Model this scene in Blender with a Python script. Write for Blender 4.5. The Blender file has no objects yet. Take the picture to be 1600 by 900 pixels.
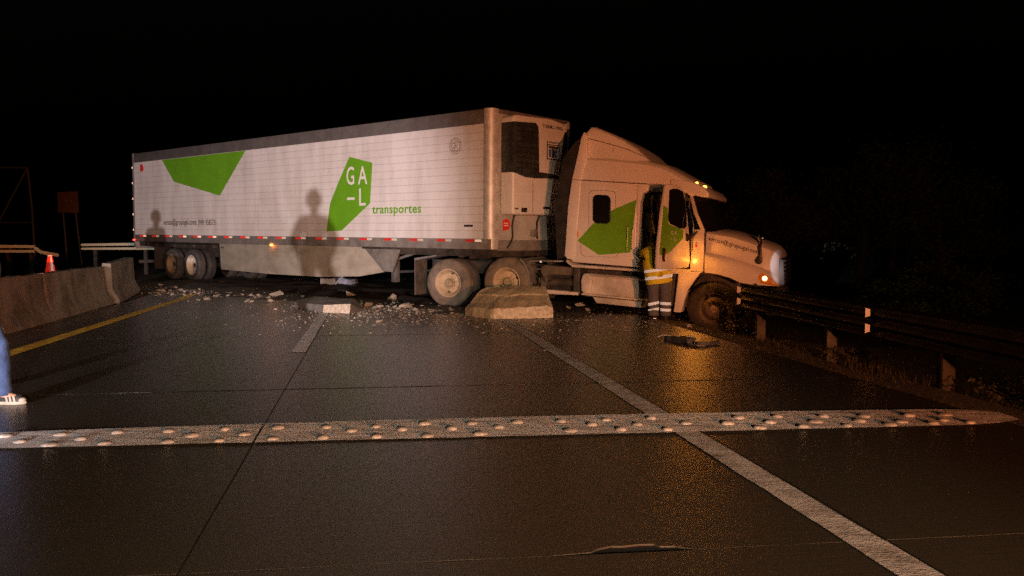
import bpy, bmesh, math, random
import numpy as np
from mathutils import Vector, Matrix, noise

R = math.radians
rnd = random.Random(7)
S = bpy.context.scene
COL = S.collection

# ------------------------------------------------------------------ camera, sky, light, exposure
cam_d = bpy.data.cameras.new('camera')
cam = bpy.data.objects.new('camera', cam_d)
COL.objects.link(cam)
cam.location = (0, 0, 1.43)
cam.rotation_euler = (R(90) - math.atan(77 / 1300), 0, 0)
cam_d.sensor_width = 36
cam_d.lens = 36 * 1300 / 1600
cam_d.clip_end = 2000
cam_d.clip_start = 0.05
S.camera = cam

W = bpy.data.worlds.new('World')
S.world = W
W.use_nodes = True
nt = W.node_tree
sky = nt.nodes.new('ShaderNodeTexSky')
sky.sky_type = 'NISHITA'
sky.sun_disc = False
sky.sun_elevation = R(-4)
sky.sun_rotation = R(200)
bg = nt.nodes['Background']
bg.inputs['Strength'].default_value = 0.05
nt.links.new(sky.outputs[0], bg.inputs[0])

S.view_settings.view_transform = 'Standard'
S.view_settings.look = 'None'
S.view_settings.exposure = 0
S.cycles.max_bounces = 6
S.cycles.use_denoising = False        # keep the grain of a night photograph
S.cycles.sample_clamp_indirect = 2
S.cycles.sample_clamp_direct = 3


def lamp(name, kind, loc, target, power, color, radius=0.1, angle=40, blend=0.2):
    d = bpy.data.lights.new(name, kind)
    d.energy = power
    d.color = color
    d.shadow_soft_size = radius
    if kind == 'SPOT':
        d.spot_size = R(angle)
        d.spot_blend = blend
    o = bpy.data.objects.new(name, d)
    COL.objects.link(o)
    o.location = loc
    if target:
        o.rotation_euler = (Vector(target) - Vector(loc)).to_track_quat('-Z', 'Y').to_euler()
    return o


# headlights of the vehicles stopped behind the photographer, then added lamps with no source seen
lamp('headlight_white', 'SPOT', (-4.75, -6.3, 0.95), (-6.6, 20, 1.9), 18500, (1.0, 0.82, 0.84), 0.10, 29.5, 0.65)
lamp('headlight_white_second', 'SPOT', (-3.35, -6.3, 0.95), (-6.4, 20, 1.6), 3000, (1.0, 0.85, 0.88), 0.13, 28, 0.6)
lamp('headlight_warm', 'SPOT', (5.2, -5.5, 1.10), (-3.0, 17, 1.9), 9000, (1.0, 0.285, 0.105), 0.10, 50, 0.65)
lamp('road_fill_lamp', 'SPOT', (2.5, -7.0, 2.3), (-1.2, 7.5, -0.6), 6600, (1.0, 0.80, 0.55), 0.12, 37, 0.7)  # added lamp, lifts the near road and its markings
lamp('tree_fill_lamp', 'POINT', (4.6, -6.6, 2.6), None, 1300, (1.0, 0.42, 0.14), 0.12)  # added lamp, gives the trees a faint glow
lamp('hood_tip_spot', 'SPOT', (-3.4, -4.5, 1.5), (5.06, 14.85, 0.95), 10500, (0.80, 0.88, 1.0), 0.02, 2.4, 0.04)  # added narrow spot, whitens the tip of the hood
lamp('retro_fill_lamp', 'POINT', (0.03, -0.04, 1.47), None, 10, (1.0, 0.97, 0.92), 0.03)  # added lamp beside the lens, makes reflective parts shine


# ------------------------------------------------------------------ materials
def new_mat(name):
    m = bpy.data.materials.new(name)
    m.use_nodes = True
    return m, m.node_tree, m.node_tree.nodes['Principled BSDF']


def N(t, typ, **kw):
    n = t.nodes.new(typ)
    for k, v in kw.items():
        n.inputs[k.replace('_', ' ')].default_value = v
    return n


def mat(name, col, rough=0.5, metal=0.0, col2=None, scale=6.0, rough2=None, bump=0.0, bscale=60.0,
        stretch=(1, 1, 1), lo=0.4, hi=0.65, spec=0.5, detail=6.0, world=False):
    """Principled with a noise mix towards col2 (wear, dirt), optional second roughness and fine relief."""
    m, t, p = new_mat(name)
    p.inputs['Roughness'].default_value = rough
    p.inputs['Metallic'].default_value = metal
    p.inputs['Specular IOR Level'].default_value = spec
    p.inputs['Base Color'].default_value = (*col, 1)
    tc = t.nodes.new('ShaderNodeTexCoord')
    mp = t.nodes.new('ShaderNodeMapping')
    mp.inputs['Scale'].default_value = stretch
    if world:
        gp = t.nodes.new('ShaderNodeNewGeometry')
        t.links.new(gp.outputs['Position'], mp.inputs[0])
    else:
        t.links.new(tc.outputs['Object'], mp.inputs[0])
    if col2 is not None or rough2 is not None:
        nz = N(t, 'ShaderNodeTexNoise', Scale=scale, Detail=detail, Roughness=0.62)
        t.links.new(mp.outputs[0], nz.inputs['Vector'])
        mr = N(t, 'ShaderNodeMapRange', From_Min=lo, From_Max=hi)
        t.links.new(nz.outputs['Fac'], mr.inputs[0])
        if col2 is not None:
            mx = t.nodes.new('ShaderNodeMix')
            mx.data_type = 'RGBA'
            mx.inputs[6].default_value = (*col, 1)
            mx.inputs[7].default_value = (*col2, 1)
            t.links.new(mr.outputs[0], mx.inputs[0])
            t.links.new(mx.outputs[2], p.inputs['Base Color'])
        if rough2 is not None:
            mr2 = N(t, 'ShaderNodeMapRange', From_Min=lo, From_Max=hi, To_Min=rough, To_Max=rough2)
            t.links.new(nz.outputs['Fac'], mr2.inputs[0])
            t.links.new(mr2.outputs[0], p.inputs['Roughness'])
    if bump:
        nb = N(t, 'ShaderNodeTexNoise', Scale=bscale, Detail=4.0)
        t.links.new(mp.outputs[0], nb.inputs['Vector'])
        b = N(t, 'ShaderNodeBump', Strength=bump, Distance=0.02)
        t.links.new(nb.outputs['Fac'], b.inputs['Height'])
        t.links.new(b.outputs[0], p.inputs['Normal'])
    return m


def glow(name, col, strength):
    m, t, p = new_mat(name)
    p.inputs['Base Color'].default_value = (*col, 1)
    p.inputs['Emission Color'].default_value = (*col, 1)
    p.inputs['Emission Strength'].default_value = strength
    return m


def retro(name, col, gain=0.5, rough=0.16, base=None):
    """Retroreflective sheeting: sends light back towards where it came from, over a matt base."""
    m, t, p = new_mat(name)
    p.inputs['Base Color'].default_value = (*(base or col), 1)
    p.inputs['Roughness'].default_value = 0.6
    ge = t.nodes.new('ShaderNodeNewGeometry')
    gl = t.nodes.new('ShaderNodeBsdfGlossy')
    gl.inputs['Color'].default_value = (*col, 1)
    gl.inputs['Roughness'].default_value = rough
    t.links.new(ge.outputs['Incoming'], gl.inputs['Normal'])
    mx = t.nodes.new('ShaderNodeMixShader')
    mx.inputs[0].default_value = gain
    t.links.new(p.outputs[0], mx.inputs[1])
    t.links.new(gl.outputs[0], mx.inputs[2])
    t.links.new(mx.outputs[0], t.nodes['Material Output'].inputs[0])
    return m


def road_material():
    m, t, p = new_mat('wet_tined_concrete')
    tc = t.nodes.new('ShaderNodeTexCoord')
    mp = t.nodes.new('ShaderNodeMapping')
    mp.inputs['Rotation'].default_value = (0, 0, R(-8))
    t.links.new(tc.outputs['Object'], mp.inputs[0])
    big = N(t, 'ShaderNodeTexNoise', Scale=0.45, Detail=2.0, Roughness=0.5)
    t.links.new(mp.outputs[0], big.inputs['Vector'])
    fine = N(t, 'ShaderNodeTexNoise', Scale=170.0, Detail=3.0, Roughness=0.7)
    t.links.new(mp.outputs[0], fine.inputs['Vector'])
    st = t.nodes.new('ShaderNodeMapping')
    st.inputs['Scale'].default_value = (0.5, 26.0, 1.0)
    t.links.new(mp.outputs[0], st.inputs[0])
    streak = N(t, 'ShaderNodeTexNoise', Scale=2.6, Detail=5.0, Roughness=0.7)
    t.links.new(st.outputs[0], streak.inputs['Vector'])
    s2 = t.nodes.new('ShaderNodeMapping')
    s2.inputs['Scale'].default_value = (0.55, 9.0, 1.0)
    t.links.new(mp.outputs[0], s2.inputs[0])
    sweep = N(t, 'ShaderNodeTexNoise', Scale=2.2, Detail=6.0, Roughness=0.75)
    t.links.new(s2.outputs[0], sweep.inputs['Vector'])
    patch = N(t, 'ShaderNodeTexNoise', Scale=1.7, Detail=5.0, Roughness=0.6)
    t.links.new(mp.outputs[0], patch.inputs['Vector'])
    c1 = t.nodes.new('ShaderNodeMath'); c1.operation = 'MULTIPLY_ADD'
    c1.inputs[1].default_value = 0.55
    t.links.new(sweep.outputs['Fac'], c1.inputs[0])
    c2 = t.nodes.new('ShaderNodeMath'); c2.operation = 'MULTIPLY_ADD'
    c2.inputs[1].default_value = 0.45
    t.links.new(patch.outputs['Fac'], c2.inputs[0])
    t.links.new(c2.outputs[0], c1.inputs[2])
    ctr = N(t, 'ShaderNodeMapRange', From_Min=0.36, From_Max=0.64)
    t.links.new(c1.outputs[0], ctr.inputs[0])
    mx = t.nodes.new('ShaderNodeMix')
    mx.data_type = 'RGBA'
    mx.inputs[6].default_value = (0.011, 0.010, 0.0078, 1)
    mx.inputs[7].default_value = (0.066, 0.059, 0.043, 1)
    t.links.new(ctr.outputs[0], mx.inputs[0])
    mx2 = t.nodes.new('ShaderNodeMix')
    mx2.data_type = 'RGBA'
    mx2.blend_type = 'MULTIPLY'
    mx2.inputs[0].default_value = 0.7
    t.links.new(mx.outputs[2], mx2.inputs[6])
    t.links.new(fine.outputs['Color'], mx2.inputs[7])
    t.links.new(mx2.outputs[2], p.inputs['Base Color'])
    rr = N(t, 'ShaderNodeMapRange', From_Min=0.36, From_Max=0.64, To_Min=0.18, To_Max=0.32)
    t.links.new(c1.outputs[0], rr.inputs[0])
    t.links.new(rr.outputs[0], p.inputs['Roughness'])
    ad = t.nodes.new('ShaderNodeMath')
    ad.operation = 'ADD'
    t.links.new(fine.outputs['Fac'], ad.inputs[0])
    ad2 = t.nodes.new('ShaderNodeMath'); ad2.operation = 'MULTIPLY_ADD'
    ad2.inputs[1].default_value = 2.2
    t.links.new(sweep.outputs['Fac'], ad2.inputs[0])
    t.links.new(streak.outputs['Fac'], ad2.inputs[2])
    t.links.new(ad2.outputs[0], ad.inputs[1])
    b = N(t, 'ShaderNodeBump', Strength=0.19, Distance=0.005)
    t.links.new(ad.outputs[0], b.inputs['Height'])
    t.links.new(b.outputs[0], p.inputs['Normal'])
    p.inputs['Specular IOR Level'].default_value = 0.5
    return m


M = {}
M['road'] = road_material()
M['joint'] = mat('joint_fill_and_notch_shade', (0.012, 0.011, 0.010), 0.8)
M['soil'] = mat('dark_soil', (0.030, 0.022, 0.014), 0.95, col2=(0.055, 0.042, 0.025), scale=3, bump=0.8, bscale=14)
M['mud'] = mat('wet_mud', (0.022, 0.016, 0.011), 0.75, col2=(0.05, 0.037, 0.024), scale=5, bump=0.9, bscale=22)
M['paint_white'] = mat('worn_white_paint', (0.44, 0.45, 0.45), 0.55, col2=(0.17, 0.155, 0.135), scale=5, lo=0.42, hi=0.7, bump=0.3, bscale=40, stretch=(1, 1.8, 1))
M['paint_dash'] = mat('white_dash_paint', (0.84, 0.85, 0.84), 0.6, col2=(0.50, 0.48, 0.44), scale=5, lo=0.42, hi=0.75, bump=0.3, bscale=40, stretch=(3, 1, 1))
M['paint_band'] = mat('worn_band_paint', (0.70, 0.73, 0.76), 0.5, col2=(0.24, 0.22, 0.20), scale=2.4, lo=0.40, hi=0.68, bump=0.35, bscale=30, stretch=(1, 7, 1))
M['paint_yellow'] = mat('worn_yellow_paint', (0.80, 0.50, 0.025), 0.6, col2=(0.45, 0.27, 0.03), scale=5, bump=0.3, bscale=40)
M['stud'] = mat('ceramic_stud', (0.52, 0.51, 0.47), 0.6, col2=(0.16, 0.15, 0.14), scale=22, lo=0.35, hi=0.7)
M['concrete'] = mat('weathered_concrete', (0.215, 0.205, 0.175), 0.9, col2=(0.10, 0.095, 0.08), scale=2.2, bump=0.5, bscale=30)
M['concrete_pale'] = mat('scraped_concrete', (0.34, 0.30, 0.22), 0.9, col2=(0.19, 0.165, 0.115), scale=4, bump=0.5, bscale=30)
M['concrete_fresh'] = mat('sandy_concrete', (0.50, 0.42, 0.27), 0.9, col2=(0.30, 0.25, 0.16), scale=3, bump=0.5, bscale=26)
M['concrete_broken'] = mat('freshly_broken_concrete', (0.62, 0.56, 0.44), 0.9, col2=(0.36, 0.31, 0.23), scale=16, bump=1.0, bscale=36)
M['white'] = mat('white_trailer_skin', (0.77, 0.755, 0.73), 0.42, col2=(0.56, 0.53, 0.49), scale=1.5, lo=0.42, hi=0.78, stretch=(1.6, 1.6, 0.35), world=True, bump=0.06, bscale=1.5)
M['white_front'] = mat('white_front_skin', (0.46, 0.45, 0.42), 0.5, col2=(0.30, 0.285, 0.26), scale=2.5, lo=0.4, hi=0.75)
M['unit_white'] = mat('white_plastic', (0.74, 0.72, 0.69), 0.38, col2=(0.60, 0.57, 0.53), scale=2.0, lo=0.45, hi=0.8)
M['skirt'] = mat('dirty_white_skirt', (0.43, 0.40, 0.32), 0.55, col2=(0.25, 0.225, 0.17), scale=1.6, lo=0.4, hi=0.75, stretch=(1, 1, 2))
M['rail_grey'] = mat('grey_rail', (0.27, 0.255, 0.23), 0.5, metal=0.2, col2=(0.17, 0.155, 0.135), scale=3)
M['rail_dark'] = mat('dark_top_rail', (0.10, 0.092, 0.088), 0.55, col2=(0.14, 0.13, 0.12), scale=3)
M['alu'] = mat('polished_aluminium', (0.62, 0.60, 0.57), 0.5, metal=0.35, col2=(0.46, 0.44, 0.41), scale=5)
M['steel'] = mat('dull_steel', (0.42, 0.41, 0.39), 0.45, metal=0.8, col2=(0.25, 0.24, 0.22), scale=7)
M['chrome'] = mat('chrome', (0.85, 0.85, 0.85), 0.12, metal=1.0)
M['chassis'] = mat('greasy_chassis', (0.028, 0.024, 0.020), 0.6, col2=(0.07, 0.058, 0.043), scale=5, bump=0.3)
M['chassis_dusty'] = mat('dusty_chassis', (0.13, 0.105, 0.075), 0.75, col2=(0.06, 0.05, 0.038), scale=5, bump=0.3)
M['cab'] = mat('cab_paint', (0.74, 0.70, 0.66), 0.30, col2=(0.64, 0.59, 0.54), scale=1.3, lo=0.42, hi=0.75)
M['cab_dirty'] = mat('cab_paint_dirty', (0.60, 0.55, 0.48), 0.45, col2=(0.36, 0.31, 0.25), scale=2.5, lo=0.4, hi=0.7)
M['green'] = mat('green_vinyl', (0.150, 0.42, 0.018), 0.40, col2=(0.13, 0.36, 0.018), scale=1.5)
M['green_cab'] = mat('green_vinyl_cab', (0.155, 0.40, 0.015), 0.32, col2=(0.13, 0.33, 0.015), scale=2)
M['ink'] = mat('black_print', (0.03, 0.026, 0.024), 0.5)
M['ink_soft'] = mat('grey_print', (0.14, 0.11, 0.10), 0.5)
M['ink_brown'] = mat('brown_print', (0.25, 0.17, 0.13), 0.5)
M['print_white'] = mat('white_print', (0.80, 0.78, 0.74), 0.45)
M['blue'] = mat('blue_print', (0.06, 0.13, 0.36), 0.4)
M['red'] = mat('red_print', (0.75, 0.035, 0.03), 0.45)
M['black'] = mat('black_plastic', (0.014, 0.013, 0.012), 0.45, col2=(0.03, 0.027, 0.024), scale=5)
M['grille'] = mat('grille_mesh', (0.020, 0.021, 0.020), 0.5, col2=(0.045, 0.05, 0.045), scale=4)
M['rubber'] = mat('dark_rubber', (0.022, 0.021, 0.020), 0.75, col2=(0.045, 0.042, 0.038), scale=6, bump=0.2)
M['rubber_dusty'] = mat('dusty_tyre', (0.20, 0.165, 0.125), 0.85, col2=(0.10, 0.085, 0.068), scale=4.5, bump=0.2)
M['rubber_grey'] = mat('dull_tyre', (0.075, 0.072, 0.064), 0.8, col2=(0.045, 0.043, 0.04), scale=6, bump=0.2)
M['rim_dusty'] = mat('dusty_rim', (0.55, 0.45, 0.30), 0.6, col2=(0.38, 0.30, 0.20), scale=5)
M['rim_white'] = mat('white_rim', (0.66, 0.63, 0.55), 0.5, col2=(0.48, 0.44, 0.36), scale=5)
M['rim_dull'] = mat('brown_dusty_rim', (0.34, 0.28, 0.20), 0.6, col2=(0.24, 0.19, 0.13), scale=5)
M['rim_mud'] = mat('muddy_rim', (0.10, 0.075, 0.05), 0.7, col2=(0.30, 0.24, 0.16), scale=6, lo=0.55, hi=0.7)
M['hub_dusty'] = mat('dusty_hub', (0.40, 0.33, 0.20), 0.7, col2=(0.24, 0.20, 0.13), scale=14)
M['glass'] = mat('dark_glass', (0.008, 0.008, 0.008), 0.08, spec=0.5)
M['interior'] = mat('cab_trim', (0.045, 0.047, 0.050), 0.8, col2=(0.025, 0.026, 0.028), scale=4)
M['seat'] = mat('seat_cloth', (0.06, 0.075, 0.085), 0.9, col2=(0.04, 0.045, 0.05), scale=8)
M['trim_pale'] = mat('pale_trim', (0.30, 0.33, 0.34), 0.6)
M['seal'] = mat('panel_gap', (0.10, 0.075, 0.055), 0.7)
M['amber_dim'] = mat('amber_lens', (0.75, 0.30, 0.04), 0.25)
M['red_lens'] = mat('red_lens', (0.6, 0.03, 0.02), 0.25)
M['amber'] = glow('amber_lamp', (1.0, 0.42, 0.06), 9)
M['amber_hot'] = glow('amber_lamp_bright', (1.0, 0.40, 0.05), 60)
M['amber_marker'] = glow('side_marker_lamp', (1.0, 0.27, 0.05), 30)
M['headlamp'] = glow('headlamp_glow', (1.0, 0.55, 0.22), 9)
M['tail'] = glow('tail_lamp', (1.0, 0.05, 0.03), 5)
M['retro_white'] = retro('white_reflective_tape', (0.95, 0.97, 0.96), 0.30, 0.15, (0.85, 0.85, 0.83))
M['tape_white'] = retro('white_tape', (0.95, 0.97, 0.96), 0.06, 0.15, (0.82, 0.80, 0.76))
M['galv'] = retro('galvanised_rail', (0.80, 0.86, 0.72), 0.012, 0.22, (0.36, 0.40, 0.34))  # slight retroreflection added to brighten the far steel rail
M['retro_dim'] = retro('low_gain_reflective_sheet', (0.9, 0.85, 0.75), 0.008, 0.15, (0.55, 0.52, 0.45))  # reflective sheet with a lower gain than the white tape
M['retro_red'] = retro('red_reflective_tape', (0.8, 0.03, 0.03), 0.012, 0.15, (0.55, 0.025, 0.02))
M['retro_cone'] = retro('orange_cone_skin', (0.9, 0.06, 0.03), 0.20, 0.15, (0.75, 0.045, 0.015))
M['vest'] = mat('hi_vis_cloth', (0.80, 0.72, 0.03), 0.85, col2=(0.62, 0.52, 0.03), scale=6, bump=0.4, bscale=14)
M['vest_side'] = mat('hi_vis_green', (0.42, 0.62, 0.05), 0.85)
M['trouser_grey'] = mat('grey_work_cloth', (0.115, 0.115, 0.125), 0.9, col2=(0.08, 0.08, 0.088), scale=7, bump=0.5, bscale=12)
M['denim'] = mat('blue_denim', (0.038, 0.080, 0.20), 0.9, col2=(0.018, 0.042, 0.115), scale=9, bump=0.4, bscale=18)
M['dark_cloth'] = mat('dark_cloth', (0.03, 0.03, 0.035), 0.9, col2=(0.045, 0.045, 0.05), scale=7)
M['skin'] = mat('skin', (0.32, 0.19, 0.12), 0.55, col2=(0.28, 0.16, 0.10), scale=10)
M['hair'] = mat('dark_hair', (0.012, 0.010, 0.009), 0.55)
M['boot'] = mat('boot_leather', (0.022, 0.019, 0.017), 0.6)
M['sole_white'] = mat('white_rubber', (0.30, 0.285, 0.235), 0.6, col2=(0.20, 0.19, 0.15), scale=9)
M['shoe_black'] = mat('black_suede', (0.014, 0.014, 0.016), 0.7)
M['rail_rust'] = mat('dull_brown_rail', (0.045, 0.036, 0.027), 0.55, metal=0.2, col2=(0.022, 0.018, 0.013), scale=3)
M['wood'] = mat('weathered_post', (0.11, 0.095, 0.07), 0.9, col2=(0.05, 0.042, 0.03), scale=5, stretch=(4, 4, 1), bump=0.4)
M['sign_face'] = mat('dull_orange_sign', (0.17, 0.07, 0.025), 0.6, col2=(0.12, 0.05, 0.02), scale=4)
M['pole'] = mat('grey_pole', (0.12, 0.10, 0.08), 0.6, metal=0.2)
M['bark'] = mat('bark', (0.05, 0.036, 0.024), 0.95, bump=0.7, bscale=25)
M['leaf'] = mat('dark_leaves', (0.065, 0.085, 0.026), 0.7, col2=(0.10, 0.11, 0.035), scale=1.2)
M['leaf_dry'] = mat('dry_leaves', (0.12, 0.080, 0.034), 0.8, col2=(0.07, 0.062, 0.025), scale=1.4)
M['leaf_pale'] = mat('pale_green_leaves', (0.10, 0.17, 0.05), 0.6, col2=(0.07, 0.11, 0.03), scale=1.4)
M['grass'] = mat('verge_grass', (0.028, 0.025, 0.011), 0.9, col2=(0.05, 0.036, 0.017), scale=1.5)
M['gravel'] = mat('broken_bits', (0.45, 0.41, 0.33), 0.9, col2=(0.06, 0.05, 0.04), scale=9, lo=0.40, hi=0.52)
M['scrap_blue'] = mat('blue_scrap', (0.12, 0.16, 0.28), 0.6, col2=(0.3, 0.33, 0.38), scale=9)


# ------------------------------------------------------------------ mesh helpers
def link(o, parent=None):
    COL.objects.link(o)
    if parent is not None:
        o.parent = parent
    return o


def tag(o, label=None, cat=None, group=None, kind=None):
    if label:
        o['label'] = label
    if cat:
        o['category'] = cat
    if group:
        o['group'] = group
    if kind:
        o['kind'] = kind
    return o


def from_bm(name, bm, m, parent=None, smooth=False, loc=None):
    bmesh.ops.recalc_face_normals(bm, faces=bm.faces[:])
    me = bpy.data.meshes.new(name)
    bm.to_mesh(me)
    bm.free()
    for k in (m if isinstance(m, (list, tuple)) else [m]):
        me.materials.append(k)
    if smooth:
        me.polygons.foreach_set('use_smooth', [True] * len(me.polygons))
        if smooth == 'auto':
            try:
                me.set_sharp_from_angle(angle=R(35))
            except Exception:
                pass
    o = bpy.data.objects.new(name, me)
    if loc:
        o.location = loc
    return link(o, parent)


def pydata(name, v, f, m, parent=None, smooth=False):
    me = bpy.data.meshes.new(name)
    me.from_pydata(v, [], f)
    for k in (m if isinstance(m, (list, tuple)) else [m]):
        me.materials.append(k)
    if smooth:
        me.polygons.foreach_set('use_smooth', [True] * len(me.polygons))
    me.update()
    return link(bpy.data.objects.new(name, me), parent)


def empty(name, loc, label, cat, group=None, rot=None, mw=None):
    o = bpy.data.objects.new(name, None)
    o.empty_display_size = 0.3
    link(o)
    if mw is not None:
        o.matrix_world = mw
    else:
        o.location = loc
        if rot:
            o.rotation_euler = rot
    return tag(o, label, cat, group)


def add_box(bm, x0, x1, y0, y1, z0, z1):
    v = [bm.verts.new((x, y, z)) for z in (z0, z1) for y in (y0, y1) for x in (x0, x1)]
    for f in ((0, 1, 3, 2), (4, 6, 7, 5), (0, 4, 5, 1), (2, 3, 7, 6), (0, 2, 6, 4), (1, 5, 7, 3)):
        bm.faces.new([v[i] for i in f])
    return v


def do_bevel(bm, w, seg=2, ang=25):
    if w <= 0:
        return
    bmesh.ops.recalc_face_normals(bm, faces=bm.faces[:])
    ed = [e for e in bm.edges if len(e.link_faces) == 2 and e.calc_face_angle(0) > R(ang)]
    bmesh.ops.bevel(bm, geom=ed, offset=w, segments=seg, profile=0.5, affect='EDGES', clamp_overlap=True)


def box(name, x0, x1, y0, y1, z0, z1, m, parent=None, bev=0.0, seg=2):
    bm = bmesh.new()
    add_box(bm, min(x0, x1), max(x0, x1), min(y0, y1), max(y0, y1), min(z0, z1), max(z0, z1))
    do_bevel(bm, bev, seg)
    return from_bm(name, bm, m, parent, smooth='auto' if bev else False)


def add_prism(bm, poly, y0, y1, axis='y'):
    def P(p, w):
        return {'y': (p[0], w, p[1]), 'x': (w, p[0], p[1]), 'z': (p[0], p[1], w)}[axis]
    a = [bm.verts.new(P(p, y0)) for p in poly]
    b = [bm.verts.new(P(p, y1)) for p in poly]
    n = len(poly)
    bm.faces.new(a)
    bm.faces.new(b[::-1])
    for i in range(n):
        bm.faces.new((a[i], b[i], b[(i + 1) % n], a[(i + 1) % n]))


def prism(name, poly, y0, y1, m, parent=None, bev=0.0, seg=2, axis='y', ang=25):
    bm = bmesh.new()
    add_prism(bm, poly, y0, y1, axis)
    do_bevel(bm, bev, seg, ang)
    return from_bm(name, bm, m, parent, smooth='auto' if bev else False)


def add_tube(bm, pts, r, seg=8, cap=True):
    pts = [Vector(p) for p in pts]
    rs = r if isinstance(r, (list, tuple)) else [r] * len(pts)
    rings = []
    prev = None
    for i, p in enumerate(pts):
        d = (pts[min(i + 1, len(pts) - 1)] - pts[max(i - 1, 0)]).normalized()
        u = prev if prev is not None else (Vector((0, 0, 1)) if abs(d.z) < 0.9 else Vector((1, 0, 0)))
        u = (u - d * u.dot(d)).normalized()
        prev = u
        v = d.cross(u)
        rings.append([bm.verts.new(p + (u * math.cos(k * 2 * math.pi / seg) + v * math.sin(k * 2 * math.pi / seg)) * rs[i]) for k in range(seg)])
    for a, b in zip(rings, rings[1:]):
        for k in range(seg):
            bm.faces.new((a[k], a[(k + 1) % seg], b[(k + 1) % seg], b[k]))
    if cap:
        bm.faces.new(rings[0][::-1])
        bm.faces.new(rings[-1])


def tube(name, pts, r, m, parent=None, seg=8):
    bm = bmesh.new()
    add_tube(bm, pts, r, seg)
    return from_bm(name, bm, m, parent, smooth='auto')


def add_lathe(bm, prof, seg=32, cap=True, c=(0, 0, 0)):
    """profile of (radius, y) turned round the local Y axis"""
    rings = []
    for r, y in prof:
        rings.append([bm.verts.new((c[0] + r * math.cos(2 * math.pi * k / seg), c[1] + y, c[2] + r * math.sin(2 * math.pi * k / seg))) for k in range(seg)])
    for a, b in zip(rings, rings[1:]):
        for k in range(seg):
            bm.faces.new((a[k], a[(k + 1) % seg], b[(k + 1) % seg], b[k]))
    if cap:
        bm.faces.new(rings[0])
        bm.faces.new(rings[-1][::-1])


def round_poly(x0, x1, z0, z1, r, n=5, sl=0.0):
    """rounded rectangle; sl slopes it downwards per unit x"""
    out = []
    for cx, cz, a0 in ((x1 - r, z1 - r, 0), (x0 + r, z1 - r, 90), (x0 + r, z0 + r, 180), (x1 - r, z0 + r, 270)):
        for k in range(n + 1):
            a = R(a0 + 90 * k / n)
            x = cx + r * math.cos(a)
            out.append((x, cz + r * math.sin(a) - sl * (x - x0)))
    return out


def clip_poly(poly, z0, z1):
    for lim, keep in ((z0, 1), (z1, -1)):
        out = []
        for i in range(len(poly)):
            p, q = poly[i], poly[(i + 1) % len(poly)]
            ip, iq = (p[1] - lim) * keep >= 0, (q[1] - lim) * keep >= 0
            if ip:
                out.append(p)
            if ip != iq:
                t = (lim - p[1]) / (q[1] - p[1])
                out.append((p[0] + t * (q[0] - p[0]), lim))
        poly = out
        if len(poly) < 3:
            return []
    return poly


def text(name, s, f, height, m, parent, width=None, bold=0.0, spacing=1.0):
    """flat printed lettering; f maps (right, up) in metres to local 3D; height = cap height"""
    cu = bpy.data.curves.new('lettering', 'FONT')
    cu.body = s
    cu.size = 1.0
    cu.offset = bold
    cu.space_character = spacing
    cu.resolution_u = 3
    tmp = bpy.data.objects.new('lettering', cu)
    COL.objects.link(tmp)
    bpy.context.view_layer.update()
    me = bpy.data.meshes.new_from_object(tmp.evaluated_get(bpy.context.evaluated_depsgraph_get()))
    bpy.data.objects.remove(tmp)
    bpy.data.curves.remove(cu)
    co = np.array([v.co[:] for v in me.vertices])
    co[:, 0] -= co[:, 0].min()
    k = height / 0.72
    kx = (width / co[:, 0].max()) if width else k
    for v, c in zip(me.vertices, co):
        v.co = f(c[0] * kx, c[1] * k)
    me.materials.clear()
    me.materials.append(m)
    me.name = name
    return link(bpy.data.objects.new(name, me), parent)


def rocky(bm, amp=0.02, freq=6.0, cuts=1):
    if cuts:
        bmesh.ops.subdivide_edges(bm, edges=bm.edges[:], cuts=cuts, use_grid_fill=True)
    for v in bm.verts:
        n = noise.noise_vector(v.co * freq)
        v.co += Vector(n) * amp


# ------------------------------------------------------------------ the ground and road
SL = 0.167                                        # the road runs forward and slightly left


def rise(y):
    t = min(max((y - 19.0) / 7.0, 0), 1)
    return 0.20 * t * t * (3 - 2 * t)


def X(u, y):
    return u - SL * y


def terrain(x, y):
    u = x + SL * y
    z = rise(y) - 0.05
    if u > 4.92:
        z -= 0.08 * min((u - 4.92) / 1.0, 1)
        if u > 5.9:
            z -= 0.22 * min((u - 5.9) / 0.6, 1) + 0.05 * min(max(u - 6.5, 0), 2.4)
        if u > 9:
            z -= 0.10 * min(u - 9, 4)
        if u > 48:
            z += 0.16 * min(u - 48, 30)
        z += 0.05 * noise.noise(Vector((x * 0.9, y * 0.9, 0))) * min((u - 4.92), 1)
    if u < -7:
        z += 0.02 * noise.noise(Vector((x * 0.5, y * 0.5, 3)))
    return z


def axis_steps(lo, hi, c0, c1, fine, coarse):
    a = list(np.arange(c0, c1, fine))
    l = c0
    s = fine
    while l > lo:
        s = min(s * 1.35, coarse)
        l -= s
        a.insert(0, l)
    h = a[-1]
    s = fine
    while h < hi:
        s = min(s * 1.35, coarse)
        h += s
        a.append(h)
    return a


xs = axis_steps(-700, 700, -12, 14, 0.4, 120)
ys = axis_steps(-200, 900, 2, 30, 0.5, 120)
gv = [(x, y, terrain(x, y)) for y in ys for x in xs]
nx = len(xs)
gf = [(j * nx + i, j * nx + i + 1, (j + 1) * nx + i + 1, (j + 1) * nx + i) for j in range(len(ys) - 1) for i in range(nx - 1)]
ground = pydata('ground', gv, gf, M['soil'], smooth=True)
tag(ground, 'dark soil ground beside and beyond the highway', kind='structure')

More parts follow.
